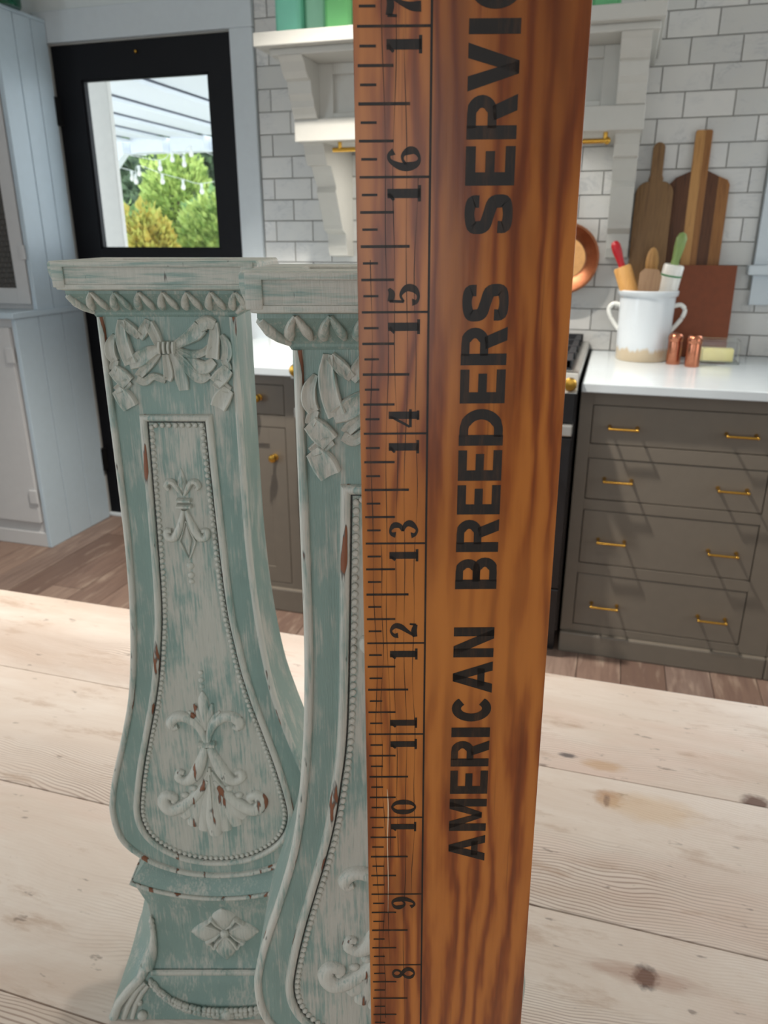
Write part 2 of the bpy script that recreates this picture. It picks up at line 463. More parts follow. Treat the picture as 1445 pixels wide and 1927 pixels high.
MB().blob((-76.6 + 76.2, -.55 - .1, 78.9), .25, .35, .3).build('hook', 'brass', door, smooth=True)

# window at the right end of the tiled wall
win = struct(empty('window_1', (38, WY, 48.5)))
B('window_casing', 'white_trim', (17.5, 21.2, WY - 1.1, WY + .2, 48.3, 88), win, .1)
B('window_casing', 'white_trim', (54.8, 58.5, WY - 1.1, WY + .2, 48.3, 88), win, .1)
B('window_casing', 'white_trim', (17.3, 58.7, WY - 1.1, WY + .2, 84, 88.2), win, .1)
B('window_stool', 'white_trim', (16.7, 59.3, WY - 2.6, WY + 1, 47.0, 48.3), win, .25)
B('window_apron', 'white_trim', (17.6, 58.4, WY - 1.0, WY + .2, 43.0, 47.0), win, .1)
for d in ((21, 23, 48.5, 84), (53, 55, 48.5, 84), (23, 53, 48.5, 50.5), (23, 53, 82, 84), (23, 53, 65.4, 67)):
    B('sash', 'white_trim', (d[0], d[1], WY + 1.5, WY + 3, d[2], d[3]), win)
B('pane', 'window_glass', (23, 53, WY + 2.1, WY + 2.2, 50.5, 65.4), win); B('pane', 'window_glass', (23, 53, WY + 2.1, WY + 2.2, 67, 82), win)

# ================================================================== island table
tab = empty('island_table', (0, 5, 0), 0, 'whitewashed pine plank table with knots under the pedestals and ruler', 'table')
seams = [25.7, 20.15, 14.75, 9.1, 3.3, -2.6, -8.2, -14, -20]
for i in range(len(seams) - 1):
    m = MB().box(-58, 46, seams[i + 1] + .015 - 5, seams[i] - .015 - 5, TT - 1.6, TT - random.uniform(0, .02) * (i != 1))
    for v in range(len(m.v)): m.v[v] = (m.v[v][0], m.v[v][1] + 5, m.v[v][2])
    o = m.build('plank', 'pine_plank_knotty' if i == 0 else 'pine_plank', None, .035, True)
    o.parent = tab; o.location = Vector((0, -5, 0)) * S
def tb(name, d, mat='pine_plank'):
    return B(name, mat, d, tab, .1)
tb('apron', (-50, 38, -15, -14, 30.5, 34.35)); tb('apron', (-50, 38, 20, 21, 30.5, 34.35)); tb('apron', (-50, -49, -14, 20, 30.5, 34.35)); tb('apron', (37, 38, -14, 20, 30.5, 34.35))
for lx in (-51, 36):
    for ly in (-15.5, 18.5):
        tb('leg', (lx, lx + 3, ly, ly + 3, 0, 34.38))

# ================================================================== carved pedestals
PEAR = [(1.06, 14.52), (1.06, 13.2), (1.06, 12.0), (1.065, 11.0), (1.085, 10.3), (1.13, 9.5), (1.22, 8.6), (1.36, 7.7), (1.60, 6.8), (1.86, 5.95), (1.985, 5.4), (2.02, 5.1), (1.985, 4.65), (1.86, 4.3), (1.60, 4.0), (1.22, 3.72), (.64, 3.51), (0, 3.44)]
FRAME = [(.465, 12.84), (.50, 11.5), (.54, 10.2), (.585, 9.4), (.66, 8.8), (.75, 8.2), (.89, 7.55), (1.06, 6.9), (1.24, 6.2), (1.385, 5.5), (1.44, 5.05), (1.385, 4.7), (1.24, 4.42), (1.0, 4.19), (.64, 3.99), (.25, 3.9), (0, 3.885)]
def half_curve(pts, n):
    q = catmull([(a, b, 0) for a, b in pts], n); return [(p[0], p[1]) for p in q]
def mirror_closed(right):   # right side from top to bottom centre -> closed loop, clockwise from top right
    return right + [(-u, z) for u, z in reversed(right) if u > 1e-6]
def offset(loop, d):
    out = []; m = len(loop)
    for i in range(m):
        a, b = Vector(loop[i - 1]), Vector(loop[(i + 1) % m]); p = Vector(loop[i])
        d1 = (p - a).normalized(); d2 = (b - p).normalized(); t = (d1 + d2).normalized(); n = Vector((-t.y, t.x))
        cs = max(.5, n.dot(Vector((-d1.y, d1.x)))); q = p + n * (d / cs); out.append((q.x, q.y))
    return out

PLINTH = [  # z centre, z end, front y, half width front, half width back
    (3.66, 3.90, .16, 1.46, 1.46), (3.42, 3.70, .04, 1.55, 1.55), (3.16, 3.55, -.16, 1.70, 1.68), (3.08, 3.47, -.20, 1.73, 1.70), (2.98, 3.36, -.15, 1.69, 1.66),
    (2.5, 2.75, -.03, 1.54, 1.76), (2.0, 2.1, .0, 1.50, 1.94), (1.45, 1.45, -.05, 1.56, 2.10), (1.08, 1.08, -.11, 1.70, 2.22), (.98, .98, -.19, 1.78, 2.25),
    (.62, .62, -.25, 2.14, 2.36), (.32, .32, -.34, 2.36, 2.45), (.10, .10, -.44, 2.50, 2.53), (0, 0, -.45, 2.50, 2.54)]
def plinth_y(u, z):
    for a, b in zip(PLINTH, PLINTH[1:]):
        if a[0] >= z >= b[0]:
            t = (a[0] - z) / max(1e-6, a[0] - b[0]); return a[2] + (b[2] - a[2]) * t
    return -.45

def make_pedestal(loc, rz, label):
    root = empty('carved_pedestal', loc, rz, label, 'pedestal', 'pair of carved pedestals')
    # body
    right = half_curve(PEAR, 4)
    loop = mirror_closed(right)
    m = MB()
    core = offset(loop, -.03)
    m.rings([[(u, 0, z) for u, z in loop], [(u, 1.34, z) for u, z in loop], [(u, 1.4, z) for u, z in core]], True, True, True)
    m.build('body', 'paint_green', root, smooth=True)
    rim = [(u, z) for u, z in offset(loop, -.055) if z < 14.47]
    top = [i for i in range(len(rim))]
    # open strip from top right round the belly to top left
    MB().strip(rim, .115, .075, 0).build('edge_moulding', 'paint_rim', root, smooth=True)
    # field between rim and frame is green, panel inside the frame is dry-brushed
    fr = half_curve(FRAME, 4)
    floop = mirror_closed(fr)
    pan = [(u, -.006, z) for u, z in floop]
    inner = MB(); inner.rings([[(u, .01, z) for u, z in floop], pan], True, False, True).build('panel', 'paint_panel', root)
    frame = MB().strip(offset(floop, .058), .125, .085, 0, True).build('panel_frame', 'paint_rim', root, smooth=True)
    MB().strip(offset(floop, -.012), .022, .012, 0, True).build('dark_line', 'dark_line_grey', frame)  # thin dark line along the inner edge of the frame
    # row of beads just inside the frame
    bl = offset(floop, -.062)
    pts = [Vector(p) for p in bl] + [Vector(bl[0])]
    L = [0]
    for a, b in zip(pts, pts[1:]): L.append(L[-1] + (b - a).length)
    nb = round(L[-1] / .1055)
    proto = MB().blob((0, 0, 0), .044, .05, .044, 8, 5).build('bead', 'paint_raised', frame, smooth=True)
    j = 0
    for q in range(nb):
        s = (q + .0) * L[-1] / nb
        while L[j + 1] < s: j += 1
        t = (s - L[j]) / (L[j + 1] - L[j]); p = pts[j].lerp(pts[j + 1], t)
        o = proto if q == 0 else proto.copy()
        if q: COL.objects.link(o); o.parent = frame
        o.location = (p.x * S, -.012 * S, p.y * S)
    # cornice with leaf row
    cor = MB()
    def ring(hx, yf, yb, z): return [(-hx, yf, z), (hx, yf, z), (hx, yb, z), (-hx, yb, z)]
    prof = [(1.07, -.0, 14.46), (1.09, -.03, 14.50), (1.10, -.035, 14.53), (1.17, -.10, 14.60), (1.27, -.19, 14.68), (1.34, -.27, 14.77), (1.37, -.31, 14.82), (1.37, -.31, 14.88)]
    cor.rings([ring(a, b, 1.4 + (-b) * .6, z) for a, b, z in prof])
    cor = cor.build('cornice', 'paint_green', root)
    def cy(u, z): return -.035 - max(0, z - 14.53) / .29 * .275
    for q in range(7):
        uc = -1.0 + .352 * q
        if uc > 1.13: continue
        lm = MB()
        lm.strip([(uc + .02, 14.84), (uc - .04, 14.74), (uc - .07, 14.63), (uc - .055, 14.565)], [.05, .10, .125, .05], .10, cy, smooth=4)
        lm.strip([(uc + .02, 14.84), (uc + .075, 14.74), (uc + .125, 14.65), (uc + .155, 14.57)], [.05, .10, .12, .045], .10, cy, smooth=4)
        lm.build('leaf', 'paint_raised', cor, smooth=True)
    for sx in (-1, 1):       # corner leaf
        lm = MB(); lm.tube([(sx * 1.08, -.03, 14.53), (sx * 1.18, -.12, 14.61), (sx * 1.27, -.2, 14.69), (sx * 1.35, -.28, 14.80)], [.03, .06, .07, .05], 8)
        lm.build('corner_leaf', 'paint_raised', cor, smooth=True)
    # top plate with sunken top
    pl = MB()
    def pr(o, z, d=0): return [(-1.5 + o, -.5 + o, z), (1.5 - o, -.5 + o, z), (1.5 - o, 1.75 - o, z), (-1.5 + o, 1.75 - o, z)]
    pl.rings([pr(.17, 14.865), pr(.10, 14.88), pr(.055, 14.95), pr(.02, 15.05), pr(0, 15.14), pr(0, 15.25), pr(.02, 15.285), pr(.5, 15.285), pr(.53, 15.27), pr(.56, 15.12)])
    plate = pl.build('top_plate', 'paint_plate', root, .012, True)
    bm_ = MB()
    zt = [(-.5, 15.2), (-.5, 15.27)]
    bm_.box(-1.44, 1.44, -.555, -.49, 15.20, 15.27); bm_.box(-1.40, 1.40, -.54, -.40, 14.89, 14.965)
    bm_.box(-1.44, -1.27, -.55, -.42, 14.92, 15.25); bm_.box(1.27, 1.44, -.55, -.42, 14.92, 15.25)
    bm_.build('plate_border', 'paint_plate', plate, .02, True)
    MB().box(-1.30, 1.30, -.512, -.47, 14.95, 15.206).build('plate_field', 'paint_plate', plate)
    # bow
    b = MB(); RB = dict(smooth=5, ribbon=True)
    for q in range(4): b.strip([(-.13 + .07 * q, 14.10), (-.14 + .07 * q, 14.01), (-.14 + .07 * q, 13.92)], [.07, .085, .07], .13, smooth=4)
    b.strip([(-.14, 14.04), (-.20, 14.22), (-.27, 14.38)], [.13, .17, .15], .10, **RB)
    b.strip([(-.28, 14.42), (-.36, 14.26), (-.44, 14.15)], [.10, .17, .14], .085, **RB)
    b.strip([(-.43, 14.17), (-.54, 14.28), (-.66, 14.40)], [.11, .16, .12], .10, **RB)
    b.strip([(-.68, 14.42), (-.70, 14.20), (-.67, 13.98), (-.60, 13.76)], [.12, .20, .22, .22], .10, **RB)
    b.strip([(-.64, 13.74), (-.48, 13.82), (-.32, 13.92), (-.15, 13.99)], [.17, .25, .22, .12], .095, **RB)
    b.strip([(.08, 14.03), (.26, 14.12), (.42, 14.22), (.52, 14.32)], [.13, .19, .25, .25], .10, **RB)
    b.strip([(.50, 14.33), (.62, 14.38), (.73, 14.34)], [.22, .22, .16], .11, **RB)
    b.strip([(.72, 14.38), (.72, 14.20), (.69, 14.02), (.66, 13.84)], [.13, .17, .20, .22], .10, **RB)
    b.strip([(.10, 13.99), (.25, 13.92), (.40, 13.90), (.54, 13.94), (.64, 14.04)], [.08, .12, .13, .12, .08], .09, **RB)
    b.strip([(.10, 13.96), (.24, 13.86), (.38, 13.74), (.54, 13.70), (.68, 13.80)], [.10, .16, .22, .22, .14], .085, **RB)
    b.strip([(.10, 13.93), (.22, 13.78), (.33, 13.62), (.46, 13.53), (.60, 13.58)], [.10, .15, .17, .17, .10], .085, **RB)
    b.strip([(-.15, 13.92), (-.28, 13.78), (-.42, 13.66), (-.52, 13.56)], [.08, .12, .15, .13], .08, **RB)
    b.strip([(-.06, 13.90), (-.05, 13.75), (-.04, 13.60), (-.07, 13.50)], [.11, .14, .16, .14], .09, **RB)
    b.strip([(-.54, 13.53), (-.42, 13.48), (-.28, 13.56), (-.10, 13.50)], [.12, .14, .12, .12], .085, **RB)
    b.strip([(.03, 13.92), (.10, 13.74), (.15, 13.52), (.17, 13.34)], [.11, .17, .22, .16], .05, **RB)
    b.build('bow', 'paint_raised', root, smooth=True)
    for sx in (-1, 1):
        r = MB()
        r.strip([(sx * .82, 14.20), (sx * .89, 14.06), (sx * .90, 13.92), (sx * .85, 13.80)], [.07, .16, .18, .14], .09, **RB)
        r.strip([(sx * .84, 13.82), (sx * .88, 13.72), (sx * .90, 13.66)], [.12, .14, .12], .07, **RB)
        r.strip([(sx * .90, 13.68), (sx * .79, 13.57), (sx * .68, 13.46)], [.20, .26, .24], .10, **RB)
        r.strip([(sx * .66, 13.48), (sx * .78, 13.41), (sx * .90, 13.34)], [.13, .17, .12], .075, **RB)
        r.strip([(sx * .88, 13.36), (sx * .77, 13.22), (sx * .69, 13.07)], [.20, .29, .27], .10, **RB)
        r.build('ribbon', 'paint_raised', root, smooth=True)
    # upper fleur ornament
    o = MB()
    o.strip([(0, 12.06), (0, 11.9), (0, 11.78), (0, 11.64)], [.02, .12, .19, .04], .07)
    o.strip([(0, 11.96), (0, 11.84), (0, 11.70)], [.02, .09, .02], .10)
    for sx in (-1, 1):
        o.strip([(sx * .015, 11.60), (sx * .08, 11.72), (sx * .15, 11.82), (sx * .22, 11.83), (sx * .265, 11.76), (sx * .225, 11.70)], [.06, .10, .11, .11, .10, .08], .095, smooth=5)
        o.strip([(sx * .02, 11.34), (sx * .08, 11.12), (sx * .15, 10.95), (sx * .23, 10.84), (sx * .32, 10.86), (sx * .33, 10.96), (sx * .255, 10.97)], [.08, .125, .15, .15, .14, .12, .09], .10, smooth=5)
        o.strip([(0, 11.15), (sx * .07, 10.93), (sx * .135, 10.78), (sx * .07, 10.60), (0, 10.45)], [.03, .035, .04, .04, .04], .05)
    o.strip([(-.11, 11.51), (.11, 11.51)], .085, .10); o.strip([(-.12, 11.41), (.12, 11.41)], .085, .11)
    o.strip([(0, 11.05), (0, 10.8), (0, 10.52)], [.02, .17, .02], .05)
    for z, r in ((10.32, .072), (10.15, .062), (10.03, .05)): o.blob((0, 0, z), r, .06, r)
    o.build('fleur_ornament', 'paint_raised', root, smooth=True)
    # lower palmette ornament
    o = MB()
    for z, r in ((8.22, .05), (8.06, .055), (7.93, .05)): o.blob((.0, 0, z), r, .05, r)
    o.strip([(0, 7.83), (0, 7.65), (0, 7.4), (0, 7.0)], [.04, .19, .2, .08], .09, smooth=4)
    for sx in (-1, 1):
        o.strip([(sx * .02, 7.08), (sx * .10, 7.36), (sx * .17, 7.56)], [.08, .15, .06], .07, smooth=4)
        o.strip([(sx * .02, 7.02), (sx * .15, 7.24), (sx * .29, 7.40)], [.08, .14, .05], .065, smooth=4)
        o.strip([(sx * .015, 6.74), (sx * .09, 7.0), (sx * .20, 7.17), (sx * .36, 7.28), (sx * .52, 7.28), (sx * .635, 7.16), (sx * .60, 7.05), (sx * .51, 7.07)], [.11, .16, .2, .22, .22, .21, .16, .11], .11, smooth=5)
        o.strip([(sx * .03, 6.62), (sx * .12, 6.35), (sx * .22, 6.10), (sx * .33, 5.92), (sx * .47, 5.84), (sx * .60, 5.92), (sx * .57, 6.04), (sx * .49, 6.02)], [.14, .21, .26, .26, .22, .19, .15, .1], .115, smooth=5)
        # fan of acanthus lobes
        for (dx, dz, w) in ((.21, 4.66, .40), (.43, 4.78, .38), (.60, 4.98, .34)):
            o.strip([(sx * .03, 6.05), (sx * dx * .38, 5.60), (sx * dx * .75, 5.15), (sx * dx, dz)], [.06, .17, w, w * .6], .09, smooth=5)
        o.strip([(sx * .06, 5.85), (sx * .28, 5.52), (sx * .56, 5.26), (sx * .82, 5.16), (sx * .95, 5.34), (sx * .86, 5.50), (sx * .73, 5.44), (sx * .76, 5.34)], [.10, .22, .28, .30, .26, .23, .18, .12], .12, smooth=5)
        for q, (dx, dz) in enumerate(((.34, 5.66), (.52, 5.5))):
            o.blob((sx * dx, 0, dz), .09, .07, .07)
    o.strip([(0, 6.15), (0, 5.6), (0, 5.05), (0, 4.56)], [.05, .22, .40, .26], .12, smooth=5)
    o.strip([(.0, 6.0), (.0, 5.3), (0, 4.75)], [.012, .02, .012], .135)
    o.strip([(-.15, 6.69), (.15, 6.69)], .12, .13)
    o.build('palmette_ornament', 'paint_worn', root, smooth=True)
    # dark-filled centre veins of the palmette are cut lines
    # plinth
    pm = MB(); R = []
    N = 12
    for zc, ze, y, wf, wbk in PLINTH:
        ring = []
        for i in range(N + 1):
            t = -1 + 2 * i / N
            ring.append((wf * t, y + (.02 if abs(t) == 1 else 0), zc + (ze - zc) * t * t))
        for yy_ in (.45, 1.0, 1.55):
            tt = (yy_ - y) / (1.55 - y); ring.append((wf + (wbk - wf) * min(1, tt * 1.5), yy_, ze))
        for yy_ in (1.55, 1.0, .45):
            tt = (yy_ - y) / (1.55 - y); ring.append((-(wf + (wbk - wf) * min(1, tt * 1.5)), yy_, ze))
        R.append(ring)
    pm.rings(R); pm.build('plinth', 'paint_green', root, smooth=True)
    rm = MB(); rp = [(1.73 * t, -.2, 3.08 + .39 * t * t) for t in [i / 10 - 1 for i in range(21)]]
    rm.tube([(-1.70, .9, 3.48), (-1.72, .2, 3.48)] + rp + [(1.72, .2, 3.48), (1.70, .9, 3.48)], .045, 8)
    rm.build('plinth_ridge', 'paint_rim', root, smooth=True)
    # rosette
    o = MB(); zc = 2.0
    py = lambda u, z: plinth_y(u, z)
    for a in range(4):
        an = math.pi / 2 * a; ca, sa = math.cos(an), math.sin(an)
        f2 = lambda p, q: (p * ca - q * sa, zc + p * sa + q * ca)
        o.strip([f2(.04, 0), f2(.22, 0), f2(.42, 0), f2(.58, 0), f2(.70, 0)], [.10, .34, .50, .30, .03], .10, py, smooth=4)
        for q in (-1, 1): o.strip([f2(.10, .03 * q), f2(.24, .16 * q), f2(.38, .24 * q), f2(.30, .30 * q)], [.05, .08, .09, .06], .11, py, smooth=4)
    o.blob((0, -.06, zc), .10, .10, .10)
    o.build('rosette', 'paint_raised', root, smooth=True)
    # garland
    o = MB()
    gp = catmull([(-1.62, .84, 0), (-1.35, .52, 0), (-.85, .26, 0), (0, .16, 0), (.85, .26, 0), (1.35, .52, 0), (1.62, .84, 0)], 9)
    for i, p in enumerate(gp):
        w = .055 + .05 * (1 - abs(p[0]) / 1.7)
        for q in (-1, 0, 1):
            o.blob((p[0] + random.uniform(-.02, .02), plinth_y(0, p[1]) - .03 - .02 * (q == 0), p[1] + q * w * .8), w * .75, .06, w * .6, 6, 4)
    o.blob((0, plinth_y(0, .16) - .06, .17), .12, .09, .13, 8, 5)
    o.build('garland', 'paint_raised', root, smooth=True)
    o = MB(); o.strip([(-1.6, 1.0), (0, 1.0), (1.6, 1.0)], .14, .05, lambda u, z: -.16).build('plinth_band', 'paint_raised', root, smooth=True)
    for sx in (-1, 1):
        o = MB()
        def cr(t, z): return (sx * t, plinth_y(0, z) - .02, z)
        o.tube([cr(2.42, .06), cr(2.30, .35), cr(2.08, .62), cr(1.84, .9), cr(1.72, 1.12)], [.10, .10, .10, .10, .12], 8)
        o.tube([cr(2.20, .06), cr(2.10, .32), cr(1.92, .62), cr(1.72, .82)], [.06, .075, .07, .05], 8)
        o.tube([cr(2.02, .06), cr(1.94, .34), cr(1.80, .58), cr(1.66, .76)], [.05, .06, .06, .05], 8)
        o.blob(cr(1.80, .12), .11, .09, .11); o.blob(cr(1.86, .36), .06, .06, .08)
        o.tube([cr(1.68, 1.12), cr(1.60, 1.38), cr(1.53, 1.62), cr(1.50, 1.9), cr(1.50, 2.2), cr(1.50, 2.45)], [.14, .13, .09, .06, .045, .02], 8)
        o.blob(cr(1.62, 1.34), .12, .12, .15); o.blob(cr(1.54, 1.62), .09, .09, .11)
        for zz_ in (1.8, 1.98, 2.15, 2.3): o.blob(cr(1.50, zz_), .06, .07, .07, 6, 4)
        o.build('scroll', 'paint_raised', root, smooth=True)
    return root

def cam_floor(u, d):    # lateral offset and forward distance from the viewer -> world X,Y
    return (u * math.cos(YAW) - d * math.sin(YAW), u * math.sin(YAW) + d * math.cos(YAW))
x, y = cam_floor(-3.315, 11.8)
make_pedestal((x, y, TT), YAW, 'sage green distressed carved pedestal standing farther back, whole front panel in view')
x, y = cam_floor(.085, 8.15)
make_pedestal((x, y, TT), YAW, 'sage green distressed carved pedestal standing nearer, half hidden behind the wooden ruler')

# ================================================================== the big ruler
lean, side = math.radians(1.1), math.radians(.44)
d0 = 6.27 - 15.57 * math.tan(lean)
x, y = cam_floor(-.156 + 8 * .0077, d0)
RW, RT, RL = 1.72, .27, 36.0
rul = empty('wooden_ruler', (x, y, TT + .02), 0, 'tall varnished orange wooden yardstick with black printed lettering and inch marks', 'ruler')
rul.rotation_euler = (Matrix.Rotation(YAW, 3, 'Z') @ Matrix.Rotation(-side, 3, 'Y') @ Matrix.Rotation(-lean, 3, 'X')).to_euler()
MB().box(0, RW, 0, RT, 0, RL).build('blade', 'ruler_wood', rul, .022, True, 2)
INKY = -.0025
class Ink(MB):
    def quad(s, pts, fn): 
        v = [fn(*p) for p in pts]
        return s.add([(a, INKY, b) for a, b in v], [(0, 1, 2, 3)] if len(v) == 4 else [tuple(range(len(v)))])
    def pen(s, pts, w, fn, smooth=0):
        P = [Vector((p[0], p[1])) for p in pts]; W = list(w) if isinstance(w, (list, tuple)) else [w] * len(P)
        if smooth:
            Q = catmull([(p.x, p.y, q) for p, q in zip(P, W)], smooth); P = [Vector((q[0], q[1])) for q in Q]; W = [q[2] for q in Q]
        V = []
        for i in range(len(P)):
            a = P[max(0, i - 1)]; b = P[min(len(P) - 1, i + 1)]; t = (b - a).normalized(); n = Vector((-t.y, t.x)) * W[i] / 2
            V += [fn(*(P[i] + n)), fn(*(P[i] - n))]
        s.add([(a, INKY, b) for a, b in V], [(2 * i, 2 * i + 1, 2 * i + 3, 2 * i + 2) for i in range(len(P) - 1)])
def arc(cx, cy, rx, ry, a0, a1, n=14):
    return [(cx + rx * math.cos(math.radians(a0 + (a1 - a0) * i / n)), cy + ry * math.sin(math.radians(a0 + (a1 - a0) * i / n))) for i in range(n + 1)]
def letter(ch, z0, z1):
    xt, xb = .838, 1.214
    H = xb - xt; W = (z1 - z0) / H; t = .25
    fn = lambda a, b: (xb - b * H, z0 + a * H)
    k = Ink(); R = lambda a0, a1, b0, b1: k.quad([(a0, b0), (a1, b0), (a1, b1), (a0, b1)], fn)
    if ch == 'E':
        R(0, t, 0, 1); R(t, W, 0, .2); R(t, W, .8, 1); R(t, W * .88, .41, .60)
    elif ch == 'I': R(0, W, 0, 1)
    elif ch == 'A':
        c = W / 2
        k.quad([(0, 0), (t * 1.05, 0), (c + t * .45, 1), (c - t * .45, 1)], fn); k.quad([(W - t * 1.05, 0), (W, 0), (c + t * .45, 1), (c - t * .45, 1)], fn); R(W * .22, W * .78, .2, .38)
    elif ch == 'M':
        R(0, t, 0, 1); R(W - t, W, 0, 1)
        k.quad([(t * .3, 1), (t * 1.3, 1), (W / 2 + t * .35, .12), (W / 2 - t * .35, .12)], fn); k.quad([(W - t * 1.3, 1), (W - t * .3, 1), (W / 2 + t * .35, .12), (W / 2 - t * .35, .12)], fn)
    elif ch == 'N':
        R(0, t, 0, 1); R(W - t, W, 0, 1); k.quad([(t * .2, 1), (t * 1.25, 1), (W - t * .2, 0), (W - t * 1.25, 0)], fn)
    elif ch == 'V':
        c = W / 2
        k.quad([(0, 1), (t * 1.05, 1), (c + t * .45, 0), (c - t * .45, 0)], fn); k.quad([(W - t * 1.05, 1), (W, 1), (c + t * .45, 0), (c - t * .45, 0)], fn)
    elif ch == 'C':
        k.pen(arc(W / 2, .5, W / 2 - t / 2, .5 - t * .45, 42, 318, 24), t * .95, fn)
    elif ch == 'D':
        R(0, t, 0, 1); k.pen([(t * .8, 1 - .11)] + arc(W * .42, .5, W * .58 - t / 2, .39, 90, -90, 18) + [(t * .8, .11)], [.2] * 4 + [t * .95] * 13 + [.2] * 4, fn)
    elif ch in 'RB':
        R(0, t, 0, 1)
        k.pen([(t * .8, .905)] + arc(W * .55, .70, W * (.45 if ch == 'R' else .41) - t / 2, .205, 90, -90, 12) + [(t * .8, .495)], [.18] * 3 + [t * .9] * 9 + [.18] * 3, fn)
        if ch == 'R': k.quad([(W * .42, .46), (W * .74, .50), (W, 0), (W - t * 1.15, 0)], fn)
        else: k.pen([(t * .8, .495)] + arc(W * .55, .295, W * .45 - t / 2, .2, 90, -90, 12) + [(t * .8, .095)], [.18] * 3 + [t * .95] * 9 + [.18] * 3, fn)
    elif ch == 'S':
        k.pen([(W - t * .55, .70), (W * .80, .85), (W * .5, .895), (W * .2, .84), (t * .52, .72), (W * .22, .58), (W * .5, .50), (W * .78, .42), (W - t * .52, .28), (W * .80, .15), (W * .5, .105), (W * .2, .15), (t * .55, .31)],
              [t * .95, t * .9, .2, t * .9, t, t, t * .95, t, t, t * .9, .2, t * .9, t * .95], fn, 4)
    k.build('letter', 'ruler_ink', rul)
for ch, a, b in [('A', 9.441, 9.772), ('M', 9.826, 10.225), ('E', 10.287, 10.567), ('R', 10.617, 10.92), ('I', 10.96, 11.07), ('C', 11.137, 11.435), ('A', 11.459, 11.80), ('N', 11.845, 12.16), ('B', 12.548, 12.86), ('R', 12.912, 13.223), ('E', 13.268, 13.537), ('E', 13.577, 13.849), ('D', 13.889, 14.208), ('E', 14.253, 14.535), ('R', 14.57, 14.878), ('S', 14.92, 15.214), ('S', 15.585, 15.873), ('E', 15.934, 16.208), ('R', 16.255, 16.558), ('V', 16.576, 16.891), ('I', 16.944, 17.043), ('C', 17.098, 17.395), ('E', 17.44, 17.71)]:
    letter(ch, a, b)
# serif numerals, unit height 1, width .62
DIG = {
 '0': [([(.31, .97), (.12, .80), (.07, .5), (.12, .2), (.31, .03), (.50, .2), (.55, .5), (.50, .80), (.31, .97)], [.05, .12, .17, .12, .05, .12, .17, .12, .05])],
 '1': [([(.31, 1), (.31, .0)], [.19, .19]), ([(.08, .03), (.54, .03)], [.06, .06]), ([(.31, .97), (.12, .80)], [.08, .05])],
 '2': [([(.12, .70), (.12, .84), (.30, .96), (.50, .82), (.48, .62), (.30, .38), (.10, .10)], [.16, .1, .06, .14, .16, .10, .06]), ([(.06, .08), (.30, .12), (.56, .06)], [.12, .15, .1]), ([(.55, .05), (.58, .28)], [.06, .04])],
 '3': [([(.12, .78), (.16, .92), (.30, .96), (.48, .82), (.44, .62), (.26, .53)], [.16, .09, .06, .15, .12, .05]), ([(.26, .53), (.48, .44), (.54, .26), (.32, .04), (.14, .10), (.10, .24)], [.05, .12, .17, .06, .08, .16])],
 '4': [([(.42, 1), (.42, 0)], [.18, .18]), ([(.40, .96), (.03, .30)], [.06, .05]), ([(.02, .28), (.62, .28)], [.06, .06]), ([(.26, .03), (.58, .03)], [.06, .06])],
 '5': [([(.14, .95), (.12, .50)], [.06, .05]), ([(.12, .93), (.36, .88), (.52, .97)], [.12, .15, .06]), ([(.12, .50), (.32, .60), (.53, .42), (.50, .18), (.30, .04), (.12, .10), (.10, .24)], [.04, .06, .15, .16, .06, .08, .16])],
 '6': [([(.50, .80), (.40, .95), (.24, .90), (.10, .62), (.09, .36), (.16, .12), (.32, .04), (.50, .16), (.52, .34), (.42, .52), (.28, .54), (.16, .44)], [.14, .07, .08, .15, .18, .12, .05, .12, .16, .08, .05, .05])],
 '7': [([(.06, .93), (.34, .88), (.56, .95)], [.13, .15, .09]), ([(.07, .97), (.05, .70)], [.06, .04]), ([(.55, .92), (.36, .56), (.28, .28), (.28, .02)], [.05, .09, .16, .20])],
 '8': [([(.31, .97), (.13, .86), (.14, .68), (.31, .55), (.52, .40), (.53, .18), (.31, .03), (.09, .16), (.09, .36), (.28, .54), (.46, .68), (.48, .86), (.31, .97)], [.05, .10, .12, .12, .15, .14, .05, .12, .1, .07, .07, .09, .05])],
 '9': [([(.12, .20), (.22, .05), (.38, .10), (.52, .38), (.53, .64), (.46, .88), (.30, .96), (.12, .84), (.10, .66), (.20, .48), (.34, .46), (.46, .56)], [.14, .07, .08, .15, .18, .12, .05, .12, .16, .08, .05, .05])]}
def numeral(ch, zlo, hgt=.255, xb=.497):
    k = Ink(); fn = lambda a, b: (xb - b * hgt, zlo + a * hgt)
    for pts, w in DIG[ch]: k.pen(pts, [q * 1.3 + .015 for q in w], fn, 4 if len(pts) > 2 else 0)
    k.build('numeral', 'ruler_ink', rul)
for i in range(1, 36):
    t = str(i)
    if len(t) == 1: numeral(t, i - .205)
    else: numeral(t[0], i - .195); numeral(t[1], i + .05)
tk = Ink(); idn = lambda a, b: (a, b)
for e in range(1, 36 * 8):
    z = e / 8
    if e % 8 == 0: a, b, w = .03, .565, .018
    elif e % 4 == 0: a, b, w = .03, .415, .022
    elif e % 2 == 0: a, b, w = .03, .292, .020
    else: a, b, w = .045, .165, .018
    tk.quad([(a, z - w / 2), (b, z - w / 2), (b, z + w / 2), (a, z + w / 2)], idn)
tk.build('tick_marks', 'ruler_ink', rul)
dl = Ink(); dl.quad([(.560, .02), (.578, .02), (.578, RL - .02), (.560, RL - .02)], idn); dl.build('division_line', 'ruler_ink', rul)
sc = Ink(); sc.pen([(.205, 8.75), (.21, 9.2), (.205, 9.7), (.215, 10.1), (.206, 10.35)], [.004, .008, .007, .012, .004], idn, 5)
sc.build('scratch', 'scratch', rul)
